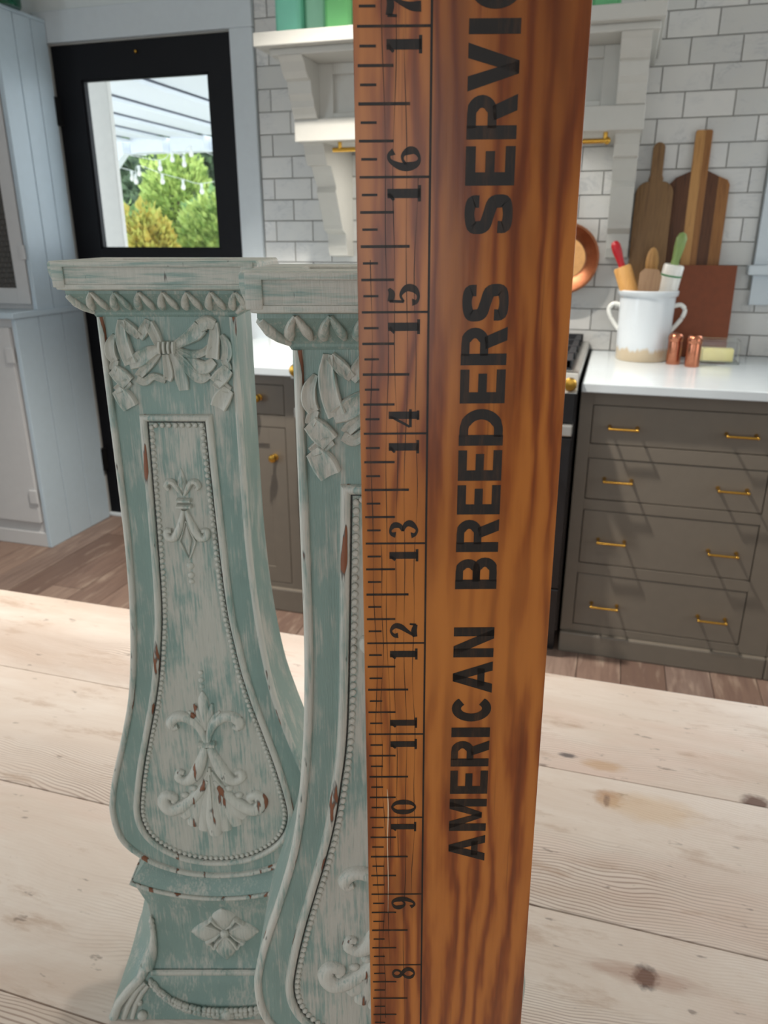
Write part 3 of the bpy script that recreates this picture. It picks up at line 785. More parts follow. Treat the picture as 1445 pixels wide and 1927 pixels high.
for x0_, za, zb_, ph in ((.10, 7, 15.4, 0), (.165, 7.2, 13, 2), (.225, 8, 17.6, 4), (.30, 9.5, 18, 1), (.385, 7, 17, 3), (.47, 9, 16, 5)):
    ck_ = Ink(); n_ = 40
    ck_.pen([(x0_ + .012 * math.sin(ph + q * .35) + .008 * math.sin(q * .9 + ph * 2), za + (zb_ - za) * q / n_) for q in range(n_ + 1)], [.0035 + .0025 * math.sin(q * 1.3 + ph) for q in range(n_ + 1)], idn)
    ck_.build('grain_crack', 'ruler_ink', rul)

# ================================================================== kitchen: right base cabinet
def pull(parent, x, z, y, L=3.15):
    off = parent.location / S
    m = MB()
    for s in (-1, 1):
        cx = x + s * L / 2
        m.tube([(cx - off.x, y - off.y, z - off.z), (cx - off.x, y - .5 - off.y, z - off.z), (cx - off.x, y - 1.25 - off.y, z - off.z)], [.26, .15, .15], 10)
        m.blob((cx - off.x, y - 1.3 - off.y, z - off.z), .2, .2, .2, 8, 6)
    m.tube([(x - L / 2 - .12 - off.x, y - 1.32 - off.y, z - off.z), (x + L / 2 + .12 - off.x, y - 1.32 - off.y, z - off.z)], .15, 10)
    return m.build('bar_pull', 'brass', parent, smooth=True)
def knob(parent, x, z, y, r=.55, host=None):
    off = parent.location / S
    if host: off = off + host.location / S
    M = Matrix.Rotation(math.pi / 2, 3, 'X')
    return MB().lathe([(r * .8, 0), (r * .8, .1), (r * .4, .25), (r * .4, .6), (r * .95, .8), (r, 1.0), (r * .8, 1.25), (.02, 1.32)], (x - off.x, y - off.y, z - off.z), 16, M).build('knob', 'brass', host or parent, smooth=True)
CF = 91.55
cab = empty('drawer_cabinet', (8.6, 105, 0), 0, 'taupe four-drawer base cabinet with brass bar pulls right of the range', 'cabinet')
B('carcass', 'cabinet_taupe', (-3.0, 21.9, CF + .9, 119.2, .1, 34.8), cab)
DR = [(28.4, 33.2), (21.4, 26.7), (12.8, 20.05), (4.05, 11.4)]
B('stile', 'cabinet_taupe', (-3.0, -1.5, CF, CF + .9, 3.0, 34.8), cab, .03); B('stile', 'cabinet_taupe', (18.65, 21.9, CF, CF + .9, 3.0, 34.8), cab, .03)
zs = [34.8] + [v for d in DR for v in (d[1], d[0])] + [3.0]
for i in range(0, len(zs), 2): B('rail', 'cabinet_taupe', (-1.5, 18.65, CF, CF + .9, zs[i + 1] , zs[i]), cab, .03)
for (z0, z1), hz in zip(DR, (30.65, 24.15, 16.2, 7.35)):
    d = B('drawer', 'cabinet_taupe', (-1.40, 18.55, CF + .06, CF + .9, z0 + .1, z1 - .1), cab, .06)
    for hx in (2.2, 15.05):
        p = pull(cab, hx, hz, CF + .06); p.parent = d
B('plinth', 'cabinet_taupe', (-3.0, 21.9, CF - .55, CF + .9, 0, 2.95), cab, .22)
cab2 = empty('base_cabinet', (40, 105, 0), 0, 'taupe base cabinet at the far right edge beside the drawers', 'cabinet')
B('carcass', 'cabinet_taupe', (21.95, 58, CF + .9, 119.2, .1, 34.8), cab2)
for d in ((21.95, 23.2, 3, 34.8), (56.6, 58, 3, 34.8), (39.3, 40.8, 3, 34.8), (23.2, 56.6, 33.2, 34.8), (23.2, 56.6, 3, 4.05)): B('face_frame', 'cabinet_taupe', (d[0], d[1], CF, CF + .9, d[2], d[3]), cab2, .03)
for a, b in ((23.3, 39.2), (40.9, 56.5)):
    d = B('door', 'cabinet_taupe', (a, b, CF + .06, CF + .9, 4.15, 33.1), cab2, .06)
    kk = knob(cab2, b - 2 if a < 30 else a + 2, 26, CF); kk.parent = d
B('plinth', 'cabinet_taupe', (21.95, 58, CF - .55, CF + .9, 0, 2.95), cab2, .22)
tag(B('countertop', 'quartz', (-2.95, 60, 90.1, 119.2, 34.85, 35.9), None, .1), 'white quartz countertop right of the range holding the crock', 'countertop')
# left base cabinet, seen between the pedestals
cabl = empty('base_cabinet', (-48, 105, 0), 0, 'taupe base cabinet with brass knobs seen between the two pedestals', 'cabinet')
B('carcass', 'cabinet_taupe', (-57, -38.9, CF + .9, 119.2, .1, 34.8), cabl)
for d in ((-57, -55.5, 3, 34.8), (-41.3, -38.9, 3, 34.8), (-55.5, -41.3, 33.4, 34.8), (-55.5, -41.3, 27.6, 29.2), (-55.5, -41.3, 3, 4.3)): B('face_frame', 'cabinet_taupe', (d[0], d[1], CF, CF + .9, d[2], d[3]), cabl, .03)
d = B('drawer', 'cabinet_taupe', (-55.4, -41.4, CF + .06, CF + .9, 29.3, 33.3), cabl, .06); kk = knob(cabl, -44.9, 31.6, CF); kk.parent = d
d = B('door', 'cabinet_taupe', (-55.4, -41.4, CF + .2, CF + .9, 4.4, 27.5), cabl, .04)
for q in ((-55.4, -53.0, 4.4, 27.5), (-43.8, -41.4, 4.4, 27.5), (-53, -43.8, 25.2, 27.5), (-53, -43.8, 4.4, 6.8)):
    f_ = B('door_rail', 'cabinet_taupe', (q[0], q[1], CF + .02, CF + .25, q[2], q[3]), cabl, .03); f_.parent = d
kk = knob(cabl, -43.0, 23.4, CF + .02, .6); kk.parent = d
B('plinth', 'cabinet_taupe', (-57, -38.9, CF - .55, CF + .9, 0, 3.6), cabl, .22)
tag(B('countertop', 'quartz', (-58, -38.85, 90.1, 119.2, 34.85, 35.9), None, .1), 'white quartz countertop left of the range behind the pedestals', 'countertop')

# ================================================================== range
rg = empty('kitchen_range', (-21.6, 104, 0), 0, 'black range with steel trim and brass knobs behind the ruler', 'stove')
RX0, RX1 = -38.7, -3.35
B('body', 'range_black', (RX0, RX1, 90, 119, 3.5, 36.2), rg, .08)
B('kickplate', 'range_black', (RX0 + .3, RX1 - .3, 91, 118, .1, 3.5), rg)
B('cooktop', 'steel', (RX0, RX1, 89, 119, 36.2, 37.2), rg, .12)
MB().prism([(88.0, 35.0), (90.0, 35.0), (90.0, 37.2), (89.0, 37.2)], lambda a, b: (RX0 + 21.6, a - 104, b), lambda a, b: (RX1 + 21.6, a - 104, b)).build('control_panel', 'steel', rg, .08)
for i in range(7): kk = knob(rg, -37.9 + i * 5.62, 36.1, 88.6, .8)
B('upper_panel', 'range_black', (RX0 + .2, RX1 - .2, 88.9, 90.1, 31.5, 35.0), rg, .06)
od = B('oven_door', 'range_black', (RX0 + .2, RX1 - .2, 88.5, 90.1, 10.2, 29.6), rg, .1)
hb = B('trim_bar', 'steel', (RX0 + .2, RX1 - .2, 88.2, 90.1, 29.9, 31.2), rg, .15)
m = MB(); m.tube([(-14.6, -18.2, 27.8), (16.6, -18.2, 27.8)], .5, 10)
for q in (-14, 15.8): m.tube([(q, -18.2, 27.8), (q, -15.4, 27.8)], .4, 8)
hd = m.build('oven_handle', 'brass', rg, smooth=True)
B('drawer_front', 'range_black', (RX0 + .2, RX1 - .2, 88.7, 90.1, 3.7, 9.9), rg, .1)
for gx in (-38.0, -26.6, -15.2):
    m = MB()
    for q in range(5):
        m.box(gx + .2 + q * 2.45 + 21.6, gx + .9 + q * 2.45 + 21.6, -13.2, 14.2, 37.5, 38.3)
    for q in (-13.2, -6.6, 0, 6.6, 13.4): m.box(gx + .2 + 21.6, gx + 10.9 + 21.6, q, q + .8, 37.5, 38.35)
    for qx in (gx + .2, gx + 10.2):
        for qy in (-13.2, 13.4): m.box(qx + 21.6, qx + .7 + 21.6, qy, qy + .8, 37.2, 37.6)
    m.build('grate', 'cast_iron', rg)

# ================================================================== hood mantel
hood = empty('hood_mantel', (-21.4, 110, 49), 0, 'white wooden range hood mantel with stepped corbels', 'range hood')
HX0, HX1 = -43.8, .9
B('shelf', 'hood_white', (-46.2, 2.1, 98.0, 119.2, 74.0, 75.5), hood, .12)
B('bed_moulding', 'hood_white', (-44.8, 1.7, 99.6, 119.2, 73.2, 74.0), hood, .2)
B('front_panel', 'hood_white', (HX0 + 2.9, HX1 - 2.9, 106.2, 119.2, 66.7, 73.2), hood)
for d in ((HX0 + 2.9, HX0 + 5.2, 66.7, 73.2), (HX1 - 5.2, HX1 - 2.9, 66.7, 73.2), (HX0 + 5.2, HX1 - 5.2, 66.7, 67.4), (HX0 + 5.2, HX1 - 5.2, 71.9, 73.2)):
    B('panel_frame', 'hood_white', (d[0], d[1], 105.5, 106.3, d[2], d[3]), hood, .1)
B('lower_band', 'hood_white', (HX0 - .1, HX1 + .1, 104.7, 119.2, 64.0, 66.7), hood, .12)
UP = [(119.2, 73.2), (99.6, 73.2), (100.4, 72.6), (101.0, 71.6), (101.8, 71.0), (102.5, 70.8), (102.8, 69.4), (103.4, 68.7), (103.6, 67.9), (104.2, 67.2), (104.4, 66.7), (119.2, 66.7)]
LO = [(119.2, 64.0), (106.4, 64.0), (107.0, 63.8), (107.4, 62.7), (108.0, 61.7), (108.2, 61.4), (109.8, 61.3), (110.6, 60.2), (111.9, 58.8), (111.6, 58.0), (112.2, 57.0), (113.2, 55.2), (114.0, 53.6), (114.2, 53.0), (115.8, 52.3), (115.9, 50.4), (116.3, 49.2), (119.2, 49.0)]
for a, b in ((HX0, HX0 + 3.3), (HX1 - 3.3, HX1)):
    for nm, pf, ins in (('upper_bracket', UP, 0), ('corbel', LO, .15)):
        MB().prism(pf, lambda p, q: (a + ins + 21.4, p - 110, q - 49), lambda p, q: (b - ins + 21.4, p - 110, q - 49)).build(nm, 'hood_white', hood, .07)
hl = empty('hood_lamp', (-21.4, 112, 64.0), 0, 'lamp strip under the white range hood', 'lamp')
B('lens', 'lamp_glow', (-33, -10, 111, 113, 63.75, 63.98), hl)
l = bpy.data.lights.new('hood_lamp_light', 'AREA'); l.shape = 'RECTANGLE'; l.size = 23 * S; l.size_y = 2 * S; l.energy = 3.2; l.color = (1, .95, .88)
lo = bpy.data.objects.new('hood_lamp_light', l); COL.objects.link(lo); lo.parent = hl; lo.location = (0, 0, -.35 * S)
# brass rail under the hood, copper pan
m = MB(); m.tube([(-36, 0, 0), (0, 0, 0)], .3, 10); m.blob((0, 0, 0), .45, .45, .45, 10, 6)
rail = empty('brass_rail', (-3.1, 106.5, 63.05), 0, 'brass utensil rail hung under the hood', 'rail')
m.build('rod', 'brass', rail, smooth=True)
for q in (-35, -.25): MB().tube([(q, 0, 0), (q, 0, .95)], .28, 8).build('bracket', 'brass', rail, smooth=True)
pan = empty('copper_pan', (-7.9, 117.2, 49), 0, 'round copper pan hanging on the tiled wall under the hood', 'pan')
Mx = Matrix.Rotation(math.radians(90), 3, 'X')
MB().lathe([(.02, .35), (3.0, .35), (3.4, .5), (4.75, 2.3), (4.9, 2.45), (4.6, 2.5), (3.2, .85), (2.9, .7), (.02, .66)], (0, 1.6, 0), 40, Mx).build('bowl', 'old_copper', pan, smooth=True)
MB().lathe([(.02, .70), (2.88, .73), (2.9, .78), (.02, .8)], (0, 1.6, 0), 32, Mx).build('lining', 'tin_lining', pan)
MB().tube([(0, .2, 4.6), (0, -.1, 7), (0, .6, 11.5)], [.45, .35, .3], 8).build('handle', 'black_iron', pan, smooth=True)
MB().tube([(0, .5, 11.5), (0, 1.9, 11.7)], .12, 6).build('hook', 'brass', pan, smooth=True)

# green glass on the mantel shelf
def bottle(loc, w, d, h, mat, label, neck=.35):
    o = empty('glass_bottle', loc, 0, label, 'bottle')
    m = MB(); r = []
    for z, k_ in ((0, .92), (.15, 1), (h * .72, 1), (h * .8, .8), (h * .86, neck), (h * .97, neck), (h, neck * 1.15)):
        r.append([(sx_ * w / 2 * k_, sy_ * d / 2 * k_, z) for sx_, sy_ in ((-1, -.75), (-.75, -1), (.75, -1), (1, -.75), (1, .75), (.75, 1), (-.75, 1), (-1, .75))])
    m.rings(r).build('vessel', mat, o, .06, True)
    MB().lathe([(w * neck * .42, h), (w * neck * .42, h + .5), (w * neck * .5, h + .6), (w * neck * .5, h + .95), (.02, h + 1)], (0, 0, 0), 14).build('stopper', mat, o, smooth=True)
    return o
bottle((-42.6, 102.0, 75.5), 3.4, 3, 11, 'glass_aqua', 'aqua green glass bottle at the left end of the mantel shelf')
bottle((-39.4, 103.2, 75.5), 2.9, 3, 10, 'glass_mint', 'pale mint green glass bottle between aqua and lime bottles on mantel')
bottle((-36.0, 102.0, 75.5), 3.4, 3, 12, 'glass_lime', 'lime green glass bottle on the mantel beside the ruler')
bottle((-4.4, 103.0, 75.5), 3.2, 3, 9, 'glass_jade', 'jade green glass bottle at the right end of the mantel')
fr = empty('picture_frame', (-41, 105.2, 75.5), 0, 'white wooden frame standing behind green bottles on mantel shelf', 'frame')
B('stile', 'white_trim', (-45.6, -45.0, 104.9, 105.6, 75.5, 92), fr); B('stile', 'white_trim', (-33.6, -33.0, 104.9, 105.6, 75.5, 92), fr); B('rail', 'white_trim', (-45, -33.6, 104.9, 105.6, 91, 92), fr); B('rail', 'white_trim', (-45, -33.6, 104.9, 105.6, 75.5, 76), fr)

# ================================================================== counter objects
CZ = 35.9
ck = empty('utensil_crock', (3.95, 111.6, CZ), 0, 'white stoneware crock with two ear handles and bare tan foot', 'crock')
MB().lathe([(.02, 0), (3.3, 0), (3.45, .2), (3.5, 3), (3.6, 7.4), (3.62, 8.4), (3.9, 8.6), (3.95, 9.15), (3.75, 9.3), (3.5, 9.2), (3.3, 8.2), (3.2, 1.0), (.02, .8)], (0, 0, 0), 40).build('vessel', 'crock_glaze', ck, smooth=True)
for s in (-1, 1):
    MB().tube(catmull([(s * 3.4, 0, 7.2), (s * 4.3, 0, 7.4), (s * 4.9, 0, 6.8), (s * 4.7, 0, 5.8), (s * 4.0, 0, 4.7), (s * 3.35, 0, 3.9)], 5), .3, 8).build('ear_handle', 'porcelain', ck, smooth=True)
def stick(name, label, cat, base, tip, parts):
    """turned utensil along the axis base->tip; parts = list of (name, material, profile)"""
    o = empty(name, base, 0, label, cat)
    d = Vector(tip) - Vector(base); q = d.to_track_quat('Z', 'Y').to_matrix()
    for nm, mt, pf in parts: MB().lathe(pf, (0, 0, 0), 18, q).build(nm, mt, o, smooth=True)
    return o
stick('rolling_pin', 'maple rolling pin with red handle in the crock', 'rolling pin', (4.5, 110.3, 37.5), (-1.05, 110.9, 51.2), [
    ('barrel', 'maple', [(.02, 0), (1.05, 0), (1.15, .15), (1.15, 11.3), (1.0, 11.5), (.02, 11.5)]), ('handle', 'red_paint', [(.02, 11.4), (.45, 11.45), (.42, 12), (.62, 13.6), (.6, 14.4), (.4, 14.85), (.02, 15)])])
stick('rolling_pin', 'white porcelain rolling pin with green stripe and handle', 'rolling pin', (5.2, 113.0, 37.5), (7.45, 111.9, 52.4), [
    ('barrel', 'porcelain', [(.02, 0), (1.2, 0), (1.3, .15), (1.35, 10.9), (1.2, 11.1), (.02, 11.1)]), ('stripe', 'green_stripe', [(1.3, 9.55), (1.375, 9.58), (1.375, 9.8), (1.3, 9.83)]), ('handle', 'green_paint', [(.02, 11.0), (.55, 11.05), (.5, 11.8), (.68, 13.4), (.7, 14.4), (.45, 15.0), (.02, 15.2)])])
sp = empty('wooden_spoon', (3.3, 112.9, 37.4), 0, 'wooden spoon standing behind the spatula in crock', 'spoon')
MB().tube([(0, .3, 0), (.5, .5, 9)], [.25, .28], 8).build('handle', 'spoon_wood', sp, smooth=True)
MB().blob((.75, .7, 11.2), .85, .35, 2.0, 14, 8).build('bowl', 'spoon_wood', sp, smooth=True)
st = empty('wooden_spatula', (3.4, 109.1, 37.2), 0, 'broad wooden spatula blade at the front of crock', 'spatula')
MB().prism([(-.3, 0), (.3, 0), (.4, 6.0), (1.6, 8.2), (1.7, 9.8), (1.2, 10.7), (-.5, 10.8), (-1.1, 10.2), (-1.15, 8.4), (-.5, 6.0)], lambda a, b: (a + .2, -.12, b), lambda a, b: (a + .2, .12, b)).build('blade', 'spatula_wood', st, .08, True)
def shaker(loc, label):
    o = empty('shaker', loc, 0, label, 'shaker', 'copper shakers')
    MB().lathe([(.02, 0), (.88, 0), (.92, .15), (.9, 2.9), (.86, 3.05), (.02, 3.05)], (0, 0, 0), 24).build('cup', 'copper', o, smooth=True)
    MB().lathe([(.02, 3.02), (.9, 3.02), (.97, 3.2), (.97, 3.6), (.8, 3.95), (.45, 4.08), (.02, 4.1)], (0, 0, 0), 24).build('lid', 'copper', o, smooth=True)
shaker((7.95, 108.4, CZ), 'copper shaker standing against the crock'); shaker((10.2, 106.8, CZ), 'copper shaker next to the butter dish')
bd = empty('butter_dish', (13.7, 111.5, CZ), 0, 'clear glass butter dish with yellow butter inside', 'butter dish')
B('tray', 'clear_glass', (10.9, 16.4, 110.0, 113.0, CZ, CZ + .25), bd, .08)
m = MB()
for d in ((11.2, 16.1, 110.2, 110.35), (11.2, 16.1, 112.65, 112.8), (11.2, 11.35, 110.35, 112.65), (15.95, 16.1, 110.35, 112.65)): m.box(d[0] - 13.7, d[1] - 13.7, d[2] - 111.5, d[3] - 111.5, .26, 2.9)
m.box(-2.5, 2.4, -1.3, 1.3, 2.9, 3.05); m.build('cover', 'window_glass', bd)
m = MB()
for ax_, ay_ in ((-2.5, -1.3), (2.4, -1.3), (-2.5, 1.3), (2.4, 1.3)): m.tube([(ax_, ay_, .26), (ax_, ay_, 3.05)], .07, 6)
for az_ in (.3, 3.05):
    m.tube([(-2.5, -1.3, az_), (2.4, -1.3, az_)], .07, 6); m.tube([(-2.5, 1.3, az_), (2.4, 1.3, az_)], .07, 6); m.tube([(-2.5, -1.3, az_), (-2.5, 1.3, az_)], .07, 6); m.tube([(2.4, -1.3, az_), (2.4, 1.3, az_)], .07, 6)
m.build('cover_edge', 'clear_glass', bd, smooth=True)
tag(B('butter_block', 'butter_yellow', (11.5, 15.6, 110.6, 112.4, CZ + .27, CZ + 1.9), None, .12, True), 'pale yellow block of butter inside the glass dish', 'butter')

def slab(name, mat, poly, y, th, parent, z0, x0, tilt, bev=.12):
    o = MB().prism(poly, lambda a, b: (a, 0, b), lambda a, b: (a, th, b)).build(name, mat, parent, bev, True); return o
# round-shouldered walnut paddle board leaning on the tiles
def arcpts(cx, cz, r, a0, a1, n=8): return arc(cx, cz, r, r, a0, a1, n)
b1 = empty('paddle_board', (3.45, 116.0, CZ), 0, 'long grey-brown wooden paddle board with short handle behind the crock', 'cutting board'); b1.rotation_euler = (math.radians(-4.0), 0, 0)
W1 = 2.45
poly = [(-W1 + .4, 0), (W1 - .4, 0), (W1, .5), (W1, 21.2)] + arcpts(W1 - 1.6, 21.6, 1.6, 0, 90, 6) + [(1.0, 23.4), (.78, 24.0), (.78, 27.2)] + arcpts(0, 27.3, .78, 10, 170, 8) + [(-.78, 27.2), (-.78, 24.0), (-1.0, 23.4)] + arcpts(-W1 + 1.6, 21.6, 1.6, 90, 180, 6) + [(-W1, .5)]
slab('paddle', 'board_walnut', poly, 0, .7, b1, 0, 0, 0)
b2 = empty('paddle_board', (9.05, 117.3, CZ), 0, 'striped dark acacia paddle board with tall square handle by copper sheet', 'cutting board'); b2.rotation_euler = (math.radians(-2.6), 0, 0)
H2 = 23.4
for nm, mt, pg in (('strip', 'board_acacia_dark', [(-3.9, 0), (-1.15, 0), (-1.15, H2 + 1.0), (-3.0, H2 + .2), (-3.9, H2 - .8)]), ('handle_strip', 'board_acacia_light', [(-1.15, 0), (.1, 0), (.1, 29.4), (-1.0, 29.4), (-1.15, 29.2)]), ('handle_strip', 'board_acacia_mid', [(.1, 0), (.95, 0), (.95, 29.2), (.8, 29.4), (.1, 29.4)]), ('strip', 'board_acacia_dark', [(.95, 0), (2.4, 0), (2.4, H2 + .3), (.95, H2 + 1.0)]), ('strip', 'board_acacia_mid', [(2.4, 0), (3.9, 0), (3.9, H2 - .8), (3.6, H2 - .2), (2.4, H2 + .3)])):
    slab(nm, mt, pg, 0, .75, b2, 0, 0, 0, .03)
cs = MB().box(-4.0, 4.0, 0, .12, 0, 12.4).build('copper_sheet', 'copper_sheet', None, .03)
cs.location = Vector((11.25, 115.6, CZ + .02)) * S; cs.rotation_euler = (math.radians(-6), 0, 0)
tag(cs, 'square brown copper sheet leaning on the tiles behind shakers', 'copper sheet')

# ================================================================== tall white hutch on the left
hu = empty('white_hutch', (-105, 110, 0), 0, 'tall pale blue-white plank-sided hutch left of the black door', 'cabinet')
HXR = -92.0
B('base_carcass', 'cabinet_front_white', (-129.5, HXR - .8, 102.0, 119.2, 2.6, 39.6), hu)
B('base_plinth', 'cabinet_front_white', (-129.5, HXR - .6, 101.6, 119.2, 0, 2.6), hu, .1)
B('counter_ledge', 'cabinet_white', (-129.5, HXR + .25, 100.9, 119.2, 39.6, 40.6), hu, .15)
B('upper_carcass', 'cabinet_front_white', (-129.5, HXR - .8, 107.6, 118.9, 40.6, 84.0), hu)
for a, b in ((101.5, 106.9), (106.9, 112.7), (112.7, 118.35)):
    B('side_plank', 'cabinet_white', (HXR - .8, HXR, a + .07, b - .07, 0, 39.6), hu, .1)
for a, b in ((106.9, 111.0), (111.0, 114.9), (114.9, 118.35)):
    B('side_plank', 'cabinet_white', (HXR - .8, HXR, a + .07, b - .07, 40.6, 84.0), hu, .1)
B('cap', 'cabinet_white', (-129.5, HXR + .05, 106.6, 118.4, 84.0, 84.6), hu, .25)
# upper glazed door with chicken wire
for x0 in (-105.2, -117.6):
    x1 = x0 + 12.2
    dr = B('door', 'cabinet_front_white', (x0, x0 + 2.4, 106.8, 107.6, 41.5, 82.5), hu, .06)
    for d in ((x1 - 2.4, x1, 41.5, 82.5), (x0 + 2.4, x1 - 2.4, 41.5, 44), (x0 + 2.4, x1 - 2.4, 80, 82.5)):
        q = B('door_rail', 'cabinet_front_white', (d[0], d[1], 106.8, 107.6, d[2], d[3]), hu, .06); q.parent = dr
    q = B('backing', 'cupboard_dark', (x0 + 2.4, x1 - 2.4, 107.4, 107.6, 44, 80), hu); q.parent = dr
    m = MB(); hs = .55
    nx, nz = int((x1 - x0 - 4.8) / (hs * 1.732)) + 1, int(36 / (hs * 1.5))
    for r in range(nz):
        for c in range(nx):
            cx, cz = x0 + 2.7 + c * hs * 1.732 + (r % 2) * hs * .866 + 105, 44.3 + r * hs * 1.5
            if cz > 79.6 or cx > x1 - 2.5 + 105: continue
            P = [(cx + hs * math.sin(math.radians(a)), -2.75, cz + hs * math.cos(math.radians(a))) for a in (240, 180, 120, 60)]
            for u_, v_ in zip(P, P[1:]):
                dx, dz = v_[0] - u_[0], v_[2] - u_[2]; l = math.hypot(dx, dz); nx_, nz_ = -dz / l * .04, dx / l * .04
                m.add([(u_[0] + nx_, -2.78, u_[2] + nz_), (v_[0] + nx_, -2.78, v_[2] + nz_), (v_[0] - nx_, -2.72, v_[2] - nz_), (u_[0] - nx_, -2.72, u_[2] - nz_)], [(0, 1, 2, 3)])
    q = m.build('chicken_wire', 'wire', hu); q['kind'] = 'stuff'; q.parent = dr
    for z in (48.5, 76):
        q = B('hinge', 'cabinet_front_white', (x1 - .4, x1 + .5, 106.4, 106.85, z, z + 2.2), hu, .08); q.parent = dr
for x0 in (-105.4, -118):
    dr = B('lower_door', 'cabinet_front_white', (x0, x0 + 12.0, 101.3, 102.0, 4.6, 38.2), hu, .08)
    for z in (8.3, 32.6):
        q = B('hinge', 'cabinet_front_white', (x0 + 10.9, x0 + 12.4, 100.95, 101.32, z, z + 2.4), hu, .08); q.parent = dr
o = empty('glass_bottle', (-93.6, 111, 84.6), 0, 'dark green glass bottle on top of the white hutch', 'bottle')
MB().lathe([(.02, 0), (2.6, 0), (2.8, .3), (2.8, 7), (2.4, 8.5), (.9, 10), (.8, 12.5), (1.0, 12.6), (1.0, 13), (.02, 13)], (0, 0, 0), 24).build('vessel', 'glass_deep', o, smooth=True)

# ================================================================== outdoors, seen through the door
tag(B('bounce_ground', 'ground', (-900, 500, 126, 900, -9, -8), None), 'unseen outdoor ground kept pale to bounce light under the porch', 'ground', kind='stuff')  # added light reflector: pale ground, out of view, brightens the porch ceiling
pp = empty('porch_post', (-117, 163, -8), 0, 'wide cream porch post just outside the glazed door', 'post')
B('shaft', 'post_cream', (-150, -110.6, 160, 161.5, -8, 88.6), pp, .3); B('foot', 'post_cream', (-150.6, -110.0, 159.4, 162, -8, 0), pp, .3)
rf = empty('porch_roof', (-170, 220, 90), 0, 'white boarded porch ceiling with beam seen through the door', 'roof')
xs = [-40, -60, -80, -101, -121, -143, -162, -179, -196, -214, -234, -255, -277, -300]
for x1, x0 in zip(xs, xs[1:]):     # lapped boards, each lower at its right edge
    MB().prism([(x0 + .5 + 170, .3), (x1 + 170, -1.2), (x1 + 170, -.2), (x0 + .5 + 170, 1.0)], lambda a, b: (a, 130 - 220, b), lambda a, b: (a, 295 - 220, b)).build('ceiling_board', 'porch_white', rf)
    B('shade_strip', 'shade_strip_grey', (x0 - 6, x0 + 6, 130, 296, 91.1, 91.8), rf)  # grey strip behind each gap stands in for the shadow line between boards
xx = -196 - 18.5 * 5
while xx < -60:
    B('beam_block', 'porch_white', (xx, xx + 14.8, 295, 302, 84.8, 90.4), rf, .2)
    B('rafter', 'porch_white', (xx + 14.8, xx + 18.5, 300, 306, 84.9, 90), rf)
    xx += 18.5
br = MB().prism([(0, 0), (14, 0), (0, -14)], lambda a, b: (a, 0, b), lambda a, b: (a, 4, b)).build('beam_brace', 'porch_white', rf)
br.location = Vector((-214 + 170, 296 - 220, 85 - 90)) * S

def bush(name, label, c, rx, ry, rz, n, size, mat, droop=.0):
    o = empty(name, (c[0], c[1], -8), 0, label, 'shrub', 'shrubs beyond the porch')
    m = MB(); n = int(n * 1.7); size *= .72
    for i in range(n):
        a = random.uniform(0, 2 * math.pi); w = random.uniform(-1, 1); rr = random.uniform(.72, 1.04) ** .8
        q = math.sqrt(1 - w * w)
        bumpy = 1 + .14 * math.sin(5 * a + 3 * w) + .1 * math.sin(9 * w + 2 * a)
        px, py, pz = rx * q * math.cos(a) * rr * bumpy, ry * q * math.sin(a) * rr * bumpy, rz * w * rr * bumpy + c[2] + 8
        if pz < 1: continue
        d = Vector((math.cos(a) * q + random.uniform(-.5, .5), math.sin(a) * q + random.uniform(-.5, .5), w * .6 + .5 + random.uniform(-.4, .4))).normalized()
        sd = d.cross(Vector((random.uniform(-1, 1), random.uniform(-1, 1), random.uniform(-1, 1)))).normalized()
        L = size * random.uniform(.6, 1.3); b = Vector((px, py, pz))
        up_ = d.cross(sd) * L * .12
        m.add([b, b + d * L * .45 + sd * L * .3 + up_, b + d * L, b + d * L * .45 - sd * L * .3 + up_], [(0, 1, 2), (0, 2, 3)])
    f_ = m.build('foliage', mat, o); f_['kind'] = 'stuff'
    if mat == 'leaf_dark': MB().blob((0, 0, c[2] + 8), rx * .8, ry * .8, rz * .86, 24, 14).build('inner_foliage', mat, o, smooth=True)
    MB().tube([(0, 0, 0), (1, 0, c[2] * .6 + 6), (-1, 1, c[2] + 8 + rz * .5)], [3, 2.2, .8], 8).build('stem', 'bark', o, smooth=True)
bush('evergreen_tree', 'dark evergreen tree rising behind the string lights', (-330, 520, 60), 78, 36, 110, 6000, 9, 'leaf_dark')
bush('evergreen_tree', 'dark evergreen tree at right behind the bright shrubs', (-200, 520, 60), 70, 36, 110, 6000, 9, 'leaf_dark')
bush('conifer_shrub', 'tall bright green feathery conifer in the middle outdoors', (-262, 440, 52), 24, 16, 44, 4200, 6, 'leaf_bright')
bush('conifer_shrub', 'green shrub by the porch post outdoors', (-282, 395, 30), 34, 14, 36, 3600, 6, 'leaf_mid')
bush('conifer_shrub', 'golden yellow shrub low in the door glass', (-196, 300, 34), 15, 9, 26, 2600, 5, 'leaf_yellow')
bush('conifer_shrub', 'bright green shrub at the lower right of the door glass', (-172, 335, 36), 30, 12, 30, 3600, 5.5, 'leaf_bright')
bush('conifer_shrub', 'pale green shrub spreading below the string lights', (-200, 405, 34), 44, 14, 38, 4200, 6, 'leaf_mid')
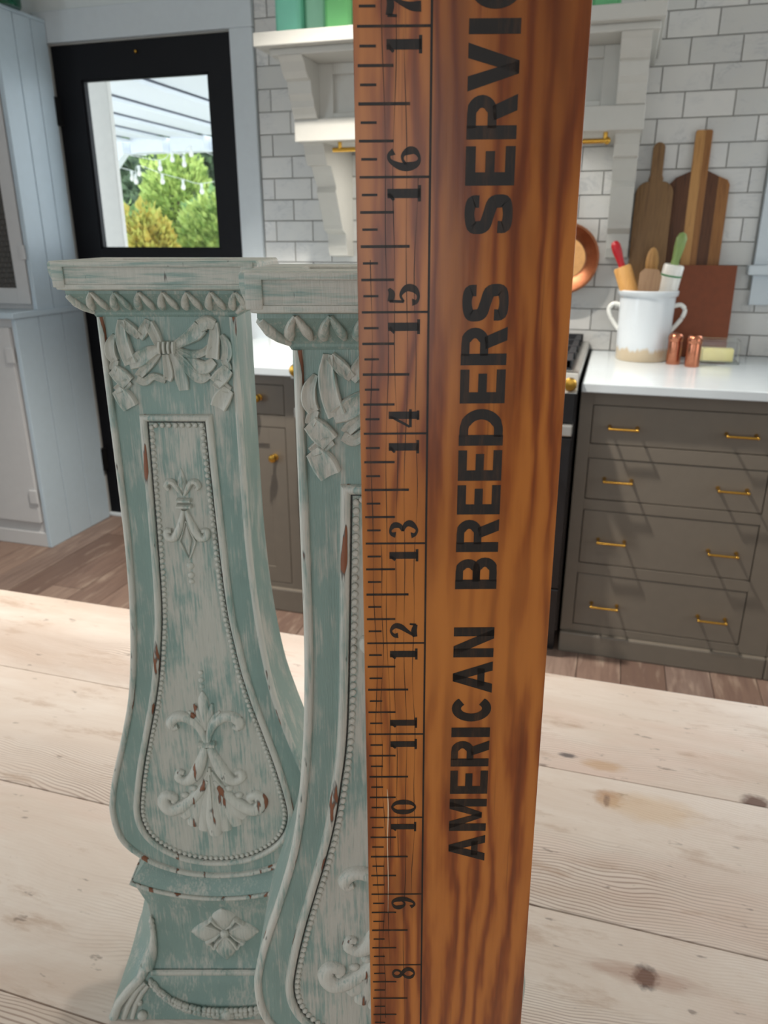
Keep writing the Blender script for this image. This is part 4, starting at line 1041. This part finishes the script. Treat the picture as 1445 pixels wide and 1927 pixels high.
# string lights under the porch
sl = empty('string_lights', (-180, 285, 84), 0, 'string of clear hanging bulbs under the porch beam', 'string lights')
bulbs = [(-186.6, 76.5), (-176.4, 73.4), (-167.4, 71.2), (-159.4, 69.5), (-190, 74.8), (-166.4, 80.4), (-158.2, 82.0), (-192.5, 80.5), (-172, 77.4), (-161.5, 78.6), (-188.4, 73.6)]
lo_ = sorted([b for b in bulbs if b[1] < 77]); hi_ = sorted([b for b in bulbs if b[1] >= 77])
for k_, row in enumerate((lo_, hi_)):
    dy = -8 * k_
    cd = catmull([(-222 + 180, 10.6, .75), (-216 + 180, dy + 4, -1)] + [(b[0] + 180, dy, b[1] + 2.6 - 84) for b in row] + [(-148 + 180, dy + 3, -9 + 6 * k_), (-138 + 180, 10.6, .75)], 6)
    MB().tube(cd, .12, 6).build('cord', 'cord_white', sl, smooth=True)
    for bx, bz in row:
        p = (bx + 180, dy, bz + 2.6 - 84)
        b = MB().lathe([(.02, -4.0), (.55, -3.85), (.85, -3.2), (.78, -2.4), (.42, -1.7), (.4, -1.4), (.02, -1.3)], p, 10).build('bulb', 'porcelain', sl, smooth=True)
        q = MB().lathe([(.02, -1.5), (.55, -1.5), (.55, -.2), (.02, 0)], p, 8).build('socket', 'cord_white', sl, smooth=True); q.parent = b

# ================================================================== recessed ceiling lamps (their own light)
def downlight(x, y, power, label):
    o = empty('ceiling_lamp', (x, y, 104), 0, label, 'lamp', 'recessed ceiling lamps')
    MB().lathe([(3.6, -.02), (3.6, -.3), (2.9, -.35), (2.7, -.05)], (0, 0, 0), 24).build('trim_ring', 'white_trim', o, smooth=True)
    MB().lathe([(.02, -.12), (2.6, -.12), (2.6, -.06), (.02, -.06)], (0, 0, 0), 24).build('diffuser', 'lamp_glow', o)
    l = bpy.data.lights.new('ceiling_lamp_light', 'SPOT'); l.energy = power; l.color = (1, .93, .84); l.shadow_soft_size = 1.6 * S
    l.spot_size = math.radians(96); l.spot_blend = .55
    lo = bpy.data.objects.new('ceiling_lamp_light', l); COL.objects.link(lo); lo.parent = o; lo.location = (0, 0, -.6 * S)
downlight(-34, 73, 380, 'recessed ceiling lamp in front of the drawer cabinet')
downlight(-72, 60, 16, 'recessed ceiling lamp in front of the black door')
downlight(4, 30, 22, 'recessed ceiling lamp over the pine table')
